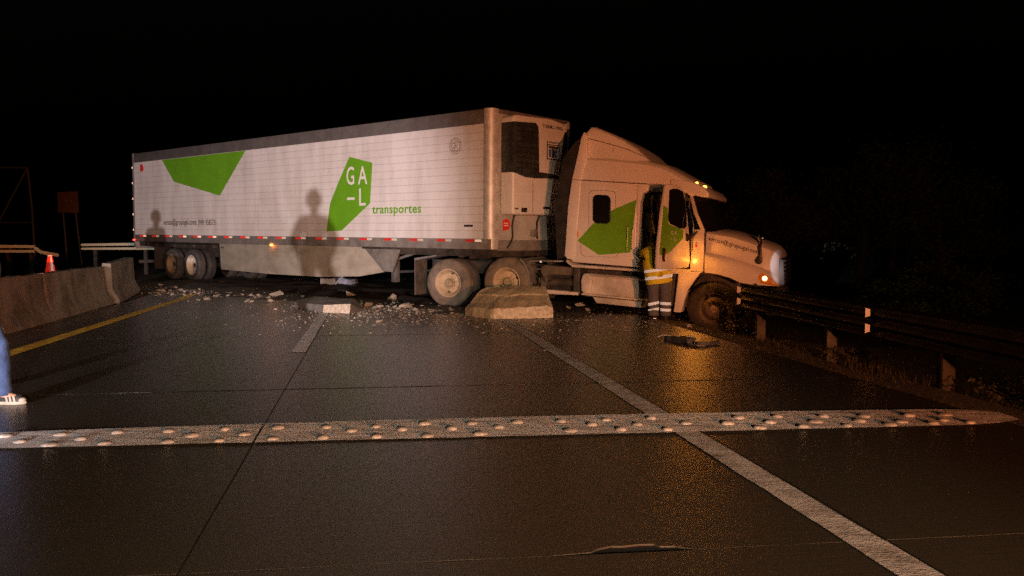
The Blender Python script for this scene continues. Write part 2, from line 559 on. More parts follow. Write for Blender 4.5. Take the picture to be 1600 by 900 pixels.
# road bed: shows in joints, far away and as painted shade in the notch
rb_y = list(np.arange(-22, 40, 1.0)) + [45, 60, 100, 200, 400]
rbv, rbf = [], []
for j, y in enumerate(rb_y):
    dz = -0.008 if 2.9 < y < 5.1 else (-0.0010 if y < 18.5 else -0.0035 if y < 30 else -0.004)
    rbv += [(X(-5.6, y), y, rise(y) + dz), (X(4.93, y), y, rise(y) + dz)]
    if j:
        rbf.append((2 * j - 2, 2 * j - 1, 2 * j + 1, 2 * j))
road = pydata('road', rbv, rbf, M['joint'])
tag(road, 'wet concrete highway of tined slabs', kind='structure')

JY = 0.125                                        # joints run across the road


def jy(k, x):
    return 3.655 + 4.45 * k + JY * x


cols = [(-5.6, -4.68), (-4.665, -0.856), (-0.844, 2.424), (2.436, 4.95)]
hole = [(0.36, 0.020), (0.40, 0.060), (0.46, 0.085), (0.52, 0.078), (0.60, 0.092), (0.665, 0.086), (0.69, 0.055), (0.76, 0.050), (0.82, 0.012)]
for k in range(-6, 6):
    for ci, (u0, u1) in enumerate(cols):
        def edge(kk, off, rev=False, notch=None):
            out = []
            n = 14
            xa = xb = None
            for i in range(n + 1):
                u = u0 + (u1 - u0) * i / n
                y = jy(kk, X(u, jy(kk, 0)))
                y = jy(kk, X(u, y)) + off + rnd.uniform(-0.0035, 0.0035)
                out.append((X(u, y), y))
            if notch:
                base = [p for p in out if p[0] < notch[0][0] - 0.02 or p[0] > notch[-1][0] + 0.02]
                ins = [(x, jy(kk, x) + off + d) for x, d in notch]
                out = sorted(base + ins)
            return out[::-1] if rev else out
        near = edge(k, 0.005, notch=hole if (k == 0 and ci == 2) else None)
        far = edge(k + 1, -0.005, True)
        def side(u, ya, yb, rev):
            n = 6
            o = []
            for i in range(1, n):
                y = ya + (yb - ya) * i / n
                o.append((X(u, y) + rnd.uniform(-0.002, 0.002), y))
            return o[::-1] if rev else o
        poly = near + side(u1, near[-1][1], far[0][1], False) + far + side(u0, near[0][1], far[-1][1], True)
        bm = bmesh.new()
        add_prism(bm, poly, -0.09, 0.0, 'z')
        
        dz = rnd.uniform(-0.0003, 0.0003)
        for v in bm.verts:
            v.co.z += rise(v.co.y) + dz
        if jy(k + 1, 0) > 19:
            bmesh.ops.triangulate(bm, faces=bm.faces[:])
        from_bm('slab', bm, M['road'], road)


for k in range(-6, 6):
    if k == 0:
        continue
    v, f = [], []
    for i in range(61):
        u = -5.6 + 10.55 * i / 60
        y = jy(k, X(u, jy(k, 0)))
        y = jy(k, X(u, y))
        w = 0.010 + rnd.uniform(-0.002, 0.003)
        v += [(X(u, y - w), y - w, rise(y - w) + 0.0022), (X(u, y + w), y + w, rise(y + w) + 0.0022)]
        if i:
            f.append((2 * i - 2, 2 * i - 1, 2 * i + 1, 2 * i))
    pydata('joint_seal', v, f, M['joint'], road)


def stripe(name, u0, u1, y0, y1, m, parent, z=0.0055, seg=30, u0b=None, jit=0.006, thin=1.0):
    v, f = [], []
    for i in range(seg + 1):
        y = y0 + (y1 - y0) * i / seg
        for u in (u0 + rnd.uniform(-jit, jit), u1 + rnd.uniform(-jit, jit)):
            v.append((X(u, y), y, rise(y) + z))
        if i:
            f.append((2 * i - 2, 2 * i - 1, 2 * i + 1, 2 * i))
    return pydata(name, v, f, m, parent)


stripe('edge_line', 2.215, 2.405, -1.2, 16.4, M['paint_white'], road, seg=60)
stripe('yellow_line', -4.655, -4.425, -1.2, 20.9, M['paint_yellow'], road, seg=60)
stripe('yellow_line', -4.52, -4.34, 24.0, 27.2, M['paint_yellow'], road, seg=8)
stripe('lane_dash', -1.04, -0.860, 10.40, 15.9, M['paint_dash'], road, seg=24)
stripe('lane_dash', -1.035, -0.862, -1.4, 0.2, M['paint_white'], road, seg=8)

# the rumble strip: a painted band with rows of studs
strip = empty('rumble_strip', (0, 6, 0), 'pale painted rumble strip with rows of round studs across the wet road', 'rumble strip')


def band_y(x, near):
    if near:
        return 5.93 + 0.103 * x
    return 6.58 + 0.113 * x - 0.008 * x * x


def band(x0, x1):
    v, f = [], []
    n = max(4, int((x1 - x0) / 0.12))
    for i in range(n + 1):
        x = x0 + (x1 - x0) * i / n
        ya, yb = band_y(x, True), band_y(x, False)
        xa, xb = x, x
        if x1 > 3 and x > 3.45:
            k = (x - 3.45) / 0.55
            ya += 0.14 * k * k
            yb -= 0.14 * k * k
        if i == 0 and x0 > -2:
            xa, xb = X(-0.842, ya), X(-0.842, yb)
        if i == n and x1 < 0:
            xa, xb = X(-0.858, ya), X(-0.858, yb)
        v += [(xa, ya - 6 + rnd.uniform(-0.006, 0.006), 0.0095), (xb, yb - 6 + rnd.uniform(-0.006, 0.006), 0.0095)]
        if i:
            f.append((2 * i - 2, 2 * i - 1, 2 * i + 1, 2 * i))
    return pydata('painted_band', v, f, M['paint_band'], strip)


band(-6.3, -1.87)
band(-1.87, 4.0)
studs = [(-3.65, 5.92), (-3.28, 5.97), (-2.89, 6.02), (-2.53, 6.06), (-2.14, 6.13), (-3.45, 5.76), (-3.06, 5.83), (-2.31, 5.93), (-1.94, 5.97), (-3.19, 5.59), (-2.83, 5.63), (-2.41, 5.7), (-2.06, 5.72), (-1.76, 6.18), (-1.7, 5.84), (-1.40, 6.2), (-1.19, 6.09), (-1.35, 5.86), (-1.03, 6.22), (-0.82, 6.13), (-0.97, 5.89), (-0.67, 6.32), (-0.45, 6.15), (-0.61, 5.93), (-0.31, 6.34), (-0.1, 6.2), (-0.23, 5.99), (0.04, 6.37), (0.38, 6.41), (0.61, 6.28), (0.74, 6.46), (0.43, 6.09), (0.81, 6.12), (0.96, 6.3), (1.1, 6.51), (1.16, 6.13), (1.34, 6.34), (1.8, 6.53), (1.66, 6.33), (1.85, 6.16), (2.12, 6.58), (2.0, 6.37), (1.87, 6.02), (2.49, 6.58), (2.36, 6.39), (2.2, 6.18), (2.82, 6.6), (2.71, 6.42), (2.55, 6.2), (3.19, 6.62), (3.03, 6.4), (2.89, 6.21), (3.5, 6.65), (3.38, 6.45), (3.24, 6.26), (3.54, 6.3), (-4.0, 5.86), (-4.3, 5.80), (-3.8, 5.68), (-4.15, 5.62), (-4.6, 5.78)]
bm = bmesh.new()
rings = []
for r, z in ((0.058, -0.002), (0.056, 0.006), (0.047, 0.015), (0.030, 0.021), (0.012, 0.023)):
    rings.append([bm.verts.new((r * 1.05 * math.cos(R(30 * k)), r * 0.9 * math.sin(R(30 * k)), z)) for k in range(12)])
for a, b in zip(rings, rings[1:]):
    for k in range(12):
        bm.faces.new((a[k], a[(k + 1) % 12], b[(k + 1) % 12], b[k]))
bm.faces.new(rings[-1])
stud0 = None
for i, (x, y) in enumerate(studs):
    if stud0 is None:
        o = stud0 = from_bm('stud', bm, M['stud'], strip, smooth=True)
    else:
        o = stud0.copy()
        link(o, strip)
    y = min(max(y, band_y(x, True) + 0.065), band_y(x, False) - 0.05)
    o.location = (x, y - 6, 0.0095)
    o.rotation_euler = (0, 0, rnd.uniform(0, 3))
    s = rnd.uniform(0.70, 0.98)
    o.scale = (s, s, rnd.uniform(0.6, 0.9))

# mud thrown over the road under the trailer
mv, mf = [], []
nu, nv_ = 70, 30
for j in range(nv_ + 1):
    for i in range(nu + 1):
        p = i / nu
        q = j / nv_
        cx, cy = -10.6 + p * 12.4, 24.6 - p * 8.4
        y = cy + (q - 0.40) * (5.6 + 2.4 * noise.noise(Vector((p * 7, 0, 1))))
        x = cx + (q - 0.40) * 1.2
        e = max(0, 1 - (2 * q - 1) ** 2) * max(0, 1 - (2 * p - 1) ** 8)
        h = -0.03 + 0.10 * e ** 0.6 * (0.55 + 0.7 * noise.noise(Vector((x * 1.3, y * 1.3, 0))) + 0.35 * noise.noise(Vector((x * 4, y * 4, 5))))
        mv.append((x, y, rise(y) + h))
for j in range(nv_):
    for i in range(nu):
        a = j * (nu + 1) + i
        mf.append((a, a + 1, a + nu + 2, a + nu + 1))
mud = pydata('mud', mv, mf, M['mud'], smooth=True)
tag(mud, 'dark wet mud smeared over the road under the trailer', kind='stuff')

# ------------------------------------------------------------------ the trailer
TH = R(41.25)
fwd = Vector((math.cos(TH), -math.sin(TH), -0.0089)).normalized()
far = Vector((math.sin(TH), math.cos(TH), 0))
upv = fwd.cross(far).normalized()
mt = Matrix((fwd, far, upv)).transposed().to_4x4()
mt.translation = Vector((-0.43, 16.7, 0))
trailer = empty('refrigerated_trailer', None, 'long white refrigerated trailer with green emblems, jackknifed across the road', 'trailer', mw=mt)
TW, TL = 2.58, 15.72


def tp(a, z, y):
    return (-a, y, z)


def tprism(name, pts, y0, y1, m, par=trailer, bev=0.0):
    return prism(name, [(-a, z) for a, z in pts], y0, y1, m, par, bev)


box('body_core', -TL + 0.04, -0.06, 0.03, TW - 0.03, 1.26, 3.96, M['white_front'], trailer)
box('roof_sheet', -TL + 0.02, -0.05, 0.04, TW - 0.04, 3.962, 4.0, M['rail_dark'], trailer)
box('far_wall', -TL, -0.05, TW - 0.028, TW, 1.25, 3.98, M['white'], trailer)
# ribbed near wall: fourteen full-length panels with a rolled lip between them
NP = 14
PH = (3.735 - 1.425) / NP
bm = bmesh.new()
prof = [(0.014, 0.0), (0.005, 0.002), (0.001, 0.012), (0.0, 0.03), (0.0, PH - 0.03), (0.001, PH - 0.012), (0.005, PH - 0.003), (0.014, PH - 0.001)]
nseg = 13
for s in range(nseg):
    a0 = 0.20 + s * (TL - 0.26) / nseg
    a1 = 0.20 + (s + 1) * (TL - 0.26) / nseg - 0.004
    A = [bm.verts.new((-a0, y, z)) for y, z in prof]
    B = [bm.verts.new((-a1, y, z)) for y, z in prof]
    for i in range(len(prof) - 1):
        bm.faces.new((A[i], A[i + 1], B[i + 1], B[i]))
    bm.faces.new(A)
    bm.faces.new(B)
panel0 = from_bm('wall_panel', bm, M['white'], trailer)
panel0.location.z = 1.425
for k in range(1, NP):
    o = panel0.copy()
    link(o, trailer)
    o.location.z = 1.425 + k * PH
    o.location.y = rnd.uniform(-0.0015, 0.0015)
box('top_rail', -TL, -0.16, -0.012, 0.03, 3.738, 4.02, M['rail_dark'], trailer, 0.008)
box('bottom_rail', -TL, -0.02, -0.016, 0.03, 1.21, 1.422, M['rail_grey'], trailer, 0.006)
bm = bmesh.new()
for k in range(90):
    a = 0.3 + k * 0.17
    add_box(bm, -a - 0.008, -a + 0.008, -0.021, -0.014, 1.265, 1.281)
o = from_bm('rivet_row', bm, M['rail_grey'], trailer)
o['kind'] = 'stuff'

# front corner post, front wall
bm = bmesh.new()
cp = [(-0.19, -0.016)]
for k in range(9):
    a = R(90 * k / 8)
    cp.append((-0.17 + 0.17 * math.sin(a), 0.155 - 0.171 * math.cos(a)))
cp += [(0.0, 0.215), (-0.19, 0.215)]
add_prism(bm, cp, 1.215, 4.03, 'z')
from_bm('corner_post', bm, M['alu'], trailer, smooth='auto')
box('front_wall', -0.06, -0.004, 0.22, TW - 0.2, 1.40, 3.94, M['white_front'], trailer)
box('front_sill', -0.06, 0.006, 0.22, TW - 0.1, 1.18, 1.395, M['rail_grey'], trailer, 0.01)
box('front_top_cap', -0.1, 0.0, 0.22, TW - 0.1, 3.945, 4.03, M['rail_dark'], trailer, 0.02)
box('corner_post', -0.19, -0.0, TW - 0.19, TW + 0.01, 1.21, 4.03, M['alu'], trailer, 0.06, 3)
box('rear_post', -TL - 0.05, -TL + 0.06, -0.02, 0.10, 1.1, 4.03, M['rail_grey'], trailer, 0.01)
box('rear_post', -TL - 0.05, -TL + 0.06, TW - 0.10, TW + 0.02, 1.1, 4.03, M['rail_grey'], trailer, 0.01)
for y0 in (0.12, 1.30):
    d = box('rear_door', -TL - 0.045, -TL + 0.03, y0, y0 + 1.15, 1.28, 3.98, M['white'], trailer, 0.01)
    tube('lock_rod', [(-TL - 0.07, y0 + 0.5, 1.3), (-TL - 0.07, y0 + 0.5, 3.95)], 0.02, M['steel'], d)
for z in (1.55, 2.05, 2.55, 3.05, 3.55):
    box('edge_reflector', -TL - 0.056, -TL - 0.02, -0.03, -0.005, z, z + 0.06, M['tape_white'], trailer)
box('tail_light', -TL - 0.06, -TL + 0.05, -0.045, -0.018, 1.235, 1.275, M['tail'], trailer, 0.006)
box('rear_sill', -TL - 0.06, -TL + 0.08, 0.0, TW, 1.02, 1.21, M['rail_grey'], trailer, 0.01)
for y in (0.7, 1.8):
    box('bumper_upright', -TL, -TL + 0.08, y, y + 0.08, 0.58, 1.02, M['steel'], trailer)
box('rear_bumper', -TL - 0.02, -TL + 0.08, 0.1, TW - 0.1, 0.5, 0.6, M['chassis'], trailer, 0.01)
# reflective tape along the bottom rail
k = 0
while 0.69 + 0.862 * k < 15.6:
    a = 0.69 + 0.862 * k
    box('red_tape', -a, -a + 0.262, -0.0205, -0.013, 1.362, 1.412, M['retro_red'], trailer)
    box('white_tape', -a + 0.266, -a + 0.44, -0.0205, -0.013, 1.364, 1.412, M['tape_white'] if k in (0, 12, 13, 14, 17) else M['retro_dim'], trailer)
    k += 1

# skirt, landing gear and underframe
tprism('side_skirt', [(10.50, 1.205), (10.42, 0.47), (7.97, 0.43), (5.72, 0.44), (4.22, 0.51), (3.34, 0.64), (3.95, 1.205)], 0.02, 0.055, M['skirt'], bev=0.006)
o = box('skirt_vent', -10.40, -10.24, 0.008, 0.022, 1.07, 1.11, M['seal'], trailer)
for a in (9.3, 8.0, 6.7, 5.4):
    box('skirt_joint', -a - 0.006, -a + 0.006, 0.014, 0.023, 0.56, 1.2, M['rail_grey'], trailer)
box('marker_light', -7.86, -7.76, -0.035, -0.014, 1.175, 1.22, M['amber_marker'], trailer, 0.006)
tprism('landing_bracket', [(3.97, 1.17), (2.74, 1.17), (3.00, 0.66), (3.30, 0.66)], -0.012, 0.018, M['rail_grey'], bev=0.004)
box('bracket_shelf', -4.02, -2.70, -0.05, 0.3, 1.165, 1.205, M['chassis'], trailer, 0.004)
box('landing_leg', -3.19, -3.05, 0.12, 0.26, 0.42, 1.15, M['steel'], trailer, 0.008)
box('landing_leg', -3.19, -3.05, TW - 0.3, TW - 0.16, 0.42, 1.15, M['steel'], trailer, 0.008)
tube('leg_brace', [(-3.05, 0.2, 0.95), (-2.3, 0.5, 1.2)], 0.035, M['steel'], trailer)
tube('leg_crossbar', [(-3.12, 0.2, 0.65), (-3.12, TW - 0.25, 0.65)], 0.03, M['steel'], trailer)
box('floor_frame', -TL + 0.1, -0.05, 0.1, TW - 0.1, 1.06, 1.255, M['chassis'], trailer)
for k in range(26):
    a = 0.5 + k * 0.58
    box('cross_member', -a - 0.04, -a + 0.04, 0.06, TW - 0.06, 1.075, 1.205, M['chassis'], trailer)
box('bogie_rail', -14.4, -10.6, 0.62, 0.74, 0.78, 1.07, M['chassis'], trailer)
box('bogie_rail', -14.4, -10.6, TW - 0.74, TW - 0.62, 0.78, 1.07, M['chassis'], trailer)
prism('mudguard', [(-10.62, 1.2), (-10.50, 1.2), (-10.45, 0.95), (-10.47, 0.52), (-10.56, 0.52), (-10.57, 0.9)], 0.05, 0.6, M['black'], trailer)
box('mudguard', -14.6, -10.55, 0.02, 0.7, 1.15, 1.2, M['black'], trailer)
for y in (0.1, TW - 0.6):
    box('mud_flap', -14.62, -14.6, y, y + 0.5, 0.35, 1.15, M['rubber'], trailer)

# decals
def decal_side(name, pts, m, y=-0.0035, par=trailer):
    bm = bmesh.new()
    for k in range(NP):
        z0 = 1.425 + k * PH
        for (za, zb) in ((z0 + 0.0122, z0 + PH - 0.0122),):
            c = clip_poly([(-a, z) for a, z in pts], za, zb)
            if len(c) > 2:
                bm.faces.new([bm.verts.new((px, y, pz)) for px, pz in c])
        for (za, zb, yy) in ((z0 - 0.0122, z0 + 0.0122, y + 0.003),):
            c = clip_poly([(-a, z) for a, z in pts], za, zb)
            if len(c) > 2:
                bm.faces.new([bm.verts.new((px, yy, pz)) for px, pz in c])
    return from_bm(name, bm, m, par)


zt = lambda a, z: (a, z - 0.0089 * a)
decal_side('green_emblem', [zt(*p) for p in [(13.78, 3.855), (9.01, 3.815), (10.39, 2.64), (13.04, 3.15)]], M['green'])
ge = decal_side('green_emblem', [zt(*p) for p in [(4.53, 3.35), (3.69, 3.16), (3.78, 2.24), (4.85, 1.62), (5.44, 1.61), (5.29, 2.28), (4.95, 2.78)]], M['green'])
def side_text(s, a, z, h, w, m, nm='lettering', bold=0.0, slope=0.0, spacing=1.0, y=-0.006):
    return text(nm, s, lambda x, u: (-a + x, y, z + u + slope * x), h, m, trailer, w, bold, spacing)


side_text('G', 4.64, 2.66, 0.43, 0.29, M['print_white'], bold=0.008)
side_text('A', 4.21, 2.655, 0.43, 0.34, M['print_white'], bold=0.008)
side_text('L', 4.17, 2.165, 0.41, 0.235, M['print_white'], bold=0.008)
box('emblem_dash', -4.62, -4.34, -0.007, -0.0045, 2.30, 2.36, M['print_white'], trailer)
side_text('transportes', 3.70, 1.975, 0.20, 1.65, M['green'], bold=0.022, spacing=1.08)
side_text('ventas@grupogal.com', 13.75, 1.74, 0.165, 1.98, M['ink_soft'], bold=0.012)
side_text('(999) 9385731', 11.62, 1.72, 0.165, 1.0, M['ink_soft'], bold=0.012)
bm = bmesh.new()
add_tube(bm, [(-11.74, -0.006, 1.83), (-11.76, -0.006, 1.80), (-11.75, -0.006, 1.75), (-11.71, -0.006, 1.725)], 0.013, 6)
from_bm('telephone_mark', bm, M['ink_soft'], trailer)
bm = bmesh.new()
for r0, r1, cx, cz in ((0.160, 0.172, 0, 0), (0.124, 0.134, 0, 0), (0.042, 0.052, 0.028, 0.055), (0.042, 0.052, -0.05, 0.008), (0.042, 0.052, 0.026, -0.06), (0.03, 0.038, -0.055, -0.075)):
    n = 28
    A = [bm.verts.new((-1.01 + cx + r0 * math.cos(2 * math.pi * i / n), -0.006, 3.335 + cz + r0 * math.sin(2 * math.pi * i / n))) for i in range(n)]
    B = [bm.verts.new((-1.01 + cx + r1 * math.cos(2 * math.pi * i / n), -0.006, 3.335 + cz + r1 * math.sin(2 * math.pi * i / n))) for i in range(n)]
    for i in range(n):
        bm.faces.new((A[i], A[(i + 1) % n], B[(i + 1) % n], B[i]))
from_bm('round_seal', bm, M['ink_brown'], trailer)
box('data_plate', -0.75, -0.50, -0.006, -0.0035, 1.668, 1.712, M['ink'], trailer)
decal_side('red_sticker', [(15.25, 3.64), (15.14, 3.68), (15.03, 3.60), (15.0, 3.45), (15.25, 3.42)], M['red'])

# front details
prism('hex_sticker', [(0.35, 1.79), (0.46, 1.845), (0.56, 1.80), (0.585, 1.70), (0.53, 1.62), (0.35, 1.585)], -0.004, 0.002, M['red'], trailer, axis='x')
for w, z in ((0.13, 1.735), (0.14, 1.69)):
    box('sticker_line', -0.004, 0.0045, 0.385, 0.385 + w, z, z + 0.018, M['print_white'], trailer)
tube('hose', [(0.05, 0.66, 1.92), (0.05, 0.62, 1.82), (0.04, 0.60, 1.7), (0.04, 0.62, 1.47), (0.04, 0.56, 1.35), (0.04, 0.45, 1.24)], 0.016, M['rubber'], trailer)
tube('hose', [(0.05, 1.46, 1.92), (0.04, 1.40, 1.78), (0.04, 1.39, 1.6), (0.04, 1.42, 1.42)], 0.018, M['rubber'], trailer)
box('junction_box', -0.004, 0.07, 1.22, 1.36, 1.47, 1.62, M['rail_grey'], trailer, 0.01)
for y in (1.75, 1.98, 2.2):
    tube('air_line', [(0.01, y, 1.75), (0.25, y, 1.6), (0.6, y - 0.1, 1.15), (1.1, y - 0.2, 1.0)], 0.015, M['rubber'], trailer)

# the cooling unit on the nose
unit = prism('cooling_unit', [(0.26, 1.915), (1.60, 1.925), (1.86, 2.66), (2.03, 3.73), (1.95, 3.87), (1.47, 3.935), (0.34, 3.905), (0.26, 3.84)], 0.0, 0.35, M['unit_white'], trailer, 0.045, 3, axis='x', ang=20)
gpts = [(0.252, 3.76), (0.95, 3.80), (1.03, 3.74), (1.05, 3.64), (1.08, 2.81), (1.67, 2.785), (1.86, 2.70), (0.92, 2.665), (0.62, 2.675), (0.252, 2.755)]
prism('grille_panel', gpts, 0.03, 0.362, M['grille'], unit, 0.02, 2, axis='x')
for k in range(9):
    z = 2.84 + k * 0.105
    box('louvre', 0.361, 0.376, 0.34, 1.00, z, z + 0.022, M['black'], unit)
for y in (0.50, 0.78):
    box('louvre_stay', 0.361, 0.372, y, y + 0.015, 2.74, 3.76, M['black'], unit)
prism('dark_side_band', [(1.91, 3.70), (2.03, 3.72), (1.86, 2.66), (1.74, 2.79)], 0.335, 0.358, M['black'], unit, axis='x')
for a, b, c, d, mm in ((0.31, 0.42, 2.02, 2.055, M['ink_soft']), (0.52, 0.69, 1.97, 2.06, M['ink']), (1.21, 1.42, 2.05, 2.10, M['ink'])):
    box('latch', 0.34, 0.36, a, b, c, d, mm, unit, 0.004)
for y in (0.87, 1.53):
    box('door_gap', 0.345, 0.3525, y, y + 0.012, 1.96, 2.64, M['seal'], unit)
box('badge_plate', 0.34, 0.357, 1.32, 1.735, 3.085, 3.46, M['ink'], unit, 0.004)
bd = box('badge_face', 0.35, 0.359, 1.345, 1.71, 3.11, 3.375, M['print_white'], unit)
box('badge_zigzag_ground', 0.35, 0.359, 1.345, 1.71, 3.40, 3.445, M['print_white'], unit)
bm = bmesh.new()
zz = [(1.35 + 0.0325 * i, 3.40 + (0.032 if i % 2 else 0.008)) for i in range(12)]
for (y0, z0), (y1, z1) in zip(zz, zz[1:]):
    bm.faces.new([bm.verts.new((0.3605, y0, z0)), bm.verts.new((0.3605, y1, z1)), bm.verts.new((0.3605, y1, z1 + 0.016)), bm.verts.new((0.3605, y0, z0 + 0.016))])
from_bm('badge_zigzag', bm, M['ink'], unit)
box('badge_letter', 0.359, 0.3612, 1.365, 1.69, 3.315, 3.365, M['ink'], unit)
box('badge_letter', 0.359, 0.3612, 1.475, 1.565, 3.125, 3.313, M['ink'], unit)
box('badge_letter', 0.359, 0.3608, 1.37, 1.465, 3.13, 3.30, M['blue'], unit)
prism('badge_letter', [(1.575, 3.13), (1.575, 3.30), (1.66, 3.30), (1.655, 3.23), (1.62, 3.21), (1.67, 3.13)], 0.3592, 0.3608, M['blue'], unit, axis='x')
for wd, y0, ww in (('THERMO', 1.17, 0.385), ('KING', 1.60, 0.245)):
    text('maker_lettering', wd, lambda x, u: (0.3545, y0 + x, 3.725 + u), 0.072, M['ink'], unit, ww, 0.014)


# wheels ----------------------------------------------------------
def tyre_mesh(r=0.505, w=0.27):
    bm = bmesh.new()
    h = w / 2
    prof = [(0.285, -h + 0.045), (0.30, -h + 0.015), (0.34, -h + 0.002), (0.42, -h), (r - 0.035, -h + 0.012), (r - 0.010, -h + 0.035), (r, -h + 0.055)]
    gro = []
    for yc in (-0.055, 0.0, 0.055):
        gro += [(r, yc - 0.008), (r - 0.013, yc - 0.006), (r - 0.013, yc + 0.006), (r, yc + 0.008)]
    prof = prof + gro + [(q, -y) for q, y in prof[::-1]]
    add_lathe(bm, prof, 40, cap=False)
    bmesh.ops.recalc_face_normals(bm, faces=bm.faces[:])
    me = bpy.data.meshes.new('tyre')
    bm.to_mesh(me)
    bm.free()
    me.polygons.foreach_set('use_smooth', [True] * len(me.polygons))
    me.set_sharp_from_angle(angle=R(40))
    return me


def rim_mesh(deep=True, w=0.27):
    bm = bmesh.new()
    h = w / 2
    if deep:      # the outer face of a dual: a deep dish
        prof = [(0.292, -h + 0.050), (0.300, -h + 0.020), (0.282, -h + 0.016), (0.268, -h + 0.035), (0.262, -h + 0.06), (0.245, -h + 0.075), (0.235, -h + 0.13), (0.205, -h + 0.165), (0.185, -h + 0.155), (0.12, -h + 0.15), (0.02, -h + 0.15)]
    else:         # a steer wheel: the disc bulges out
        prof = [(0.292, -h + 0.050), (0.300, -h + 0.020), (0.282, -h + 0.016), (0.265, -h + 0.04), (0.235, -h + 0.05), (0.20, -h + 0.02), (0.16, -h - 0.015), (0.02, -h - 0.015)]
    add_lathe(bm, prof, 36, cap=False)
    dy = prof[-2][1]
    for k in range(10):
        a = R(36 * k + 8)
        add_lathe(bm, [(0.018, 0.0), (0.016, -0.026), (0.004, -0.028)], 6, c=(0.142 * math.cos(a), dy, 0.142 * math.sin(a)))
    bmesh.ops.recalc_face_normals(bm, faces=bm.faces[:])
    me = bpy.data.meshes.new('rim')
    bm.to_mesh(me)
    bm.free()
    me.polygons.foreach_set('use_smooth', [True] * len(me.polygons))
    me.set_sharp_from_angle(angle=R(40))
    return me


def hub_mesh(cap_r=0.10, out=0.06, base=0.02):
    bm = bmesh.new()
    add_lathe(bm, [(cap_r + 0.012, base), (cap_r + 0.010, -out * 0.4), (cap_r * 0.9, -out * 0.55), (cap_r * 0.8, -out), (cap_r * 0.5, -out * 1.08), (0.01, -out * 1.1)], 24, cap=False)
    for k in range(8):
        a = R(45 * k)
        add_lathe(bm, [(0.011, -out * 0.8), (0.010, -out * 1.25), (0.003, -out * 1.27)], 6, c=(cap_r * 0.68 * math.cos(a), 0, cap_r * 0.68 * math.sin(a)))
    bmesh.ops.recalc_face_normals(bm, faces=bm.faces[:])
    me = bpy.data.meshes.new('hub')
    bm.to_mesh(me)
    bm.free()
    me.polygons.foreach_set('use_smooth', [True] * len(me.polygons))
    me.set_sharp_from_angle(angle=R(40))
    return me


def hole_mesh():
    bm = bmesh.new()
    add_lathe(bm, [(0.028, 0.012), (0.030, -0.004), (0.004, -0.004)], 12, cap=False)
    me = bpy.data.meshes.new('hand_hole')
    bm.to_mesh(me)
    bm.free()
    me.materials.append(M['black'])
    return me


MESH = {'tyre': tyre_mesh(), 'tyre_s': tyre_mesh(0.475, 0.26), 'deep': rim_mesh(True), 'flat': rim_mesh(False), 'hub': hub_mesh(0.095, 0.10), 'hubcap': hub_mesh(0.06, 0.035), 'hole': hole_mesh()}


def with_mat(me, m):
    key = (me.name, m.name)
    if key not in MESH:
        c = me.copy()
        c.name = me.name.split('.')[0]
        c.materials.clear()
        c.materials.append(m)
        MESH[key] = c
    return MESH[key]


def wheel(parent, x, y, z, tyre_m, rim_m, hub_m, kind='deep', small=False, flip=False, roll=0.0, bare=False, deep_hub='hub'):
    w = bpy.data.objects.new('wheel', with_mat(MESH['tyre_s' if small else 'tyre'], tyre_m))
    link(w, parent)
    w.location = (x, y, z)
    w.rotation_euler = (0, roll, math.pi if flip else 0)
    if bare:
        return w
    r = bpy.data.objects.new('rim', with_mat(MESH[kind], rim_m))
    link(r, w)
    h = bpy.data.objects.new('hub', with_mat(MESH[deep_hub], hub_m))
    link(h, w)
    h.location = (0, (-0.135 + 0.155) if kind == 'deep' else -0.15, 0)
    if kind == 'deep':
        for k in range(2):
            a = R(78 + 180 * k)
            q = bpy.data.objects.new('hand_hole', MESH['hole'])
            link(q, w)
            q.location = (0.208 * math.cos(a), -0.135 + 0.158, 0.208 * math.sin(a))
    return w


for a, rm in ((12.24, M['rim_white']), (13.48, M['rim_dull'])):
    z = 0.535
    wheel(trailer, -a, 0.20, z, M['rubber_grey'], rm, M['black'], small=True, deep_hub='hubcap', roll=0.3)
    wheel(trailer, -a, 0.54, z, M['rubber'], rm, M['black'], small=True, bare=True)
    wheel(trailer, -a, TW - 0.54, z, M['rubber_grey'], rm, M['black'], small=True, bare=True)
    wheel(trailer, -a, TW - 0.20, z, M['rubber_grey'], rm, M['black'], small=True, flip=True, deep_hub='hubcap')
    tube('axle', [(-a, 0.3, z), (-a, TW - 0.3, z)], 0.07, M['chassis'], trailer)

# ------------------------------------------------------------------ the tractor
PHI = R(22)
kx = Vector((math.cos(PHI), -math.sin(PHI), 0))
ky = Vector((math.sin(PHI), math.cos(PHI), 0))
mk = Matrix((kx, ky, Vector((0, 0, 1)))).transposed().to_4x4()
mk.translation = Vector((-1.32, 17.35, 0))
T = empty('semi_truck', None, 'white and green sleeper semi truck nose down in the verge, door open', 'truck', mw=mk)
TWD = 2.40


def kprism(name, pts, y0, y1, m, par=None, bev=0.0, seg=2, ang=25):
    return prism(name, pts, y0, y1, m, par or T, bev, seg, 'y', ang)


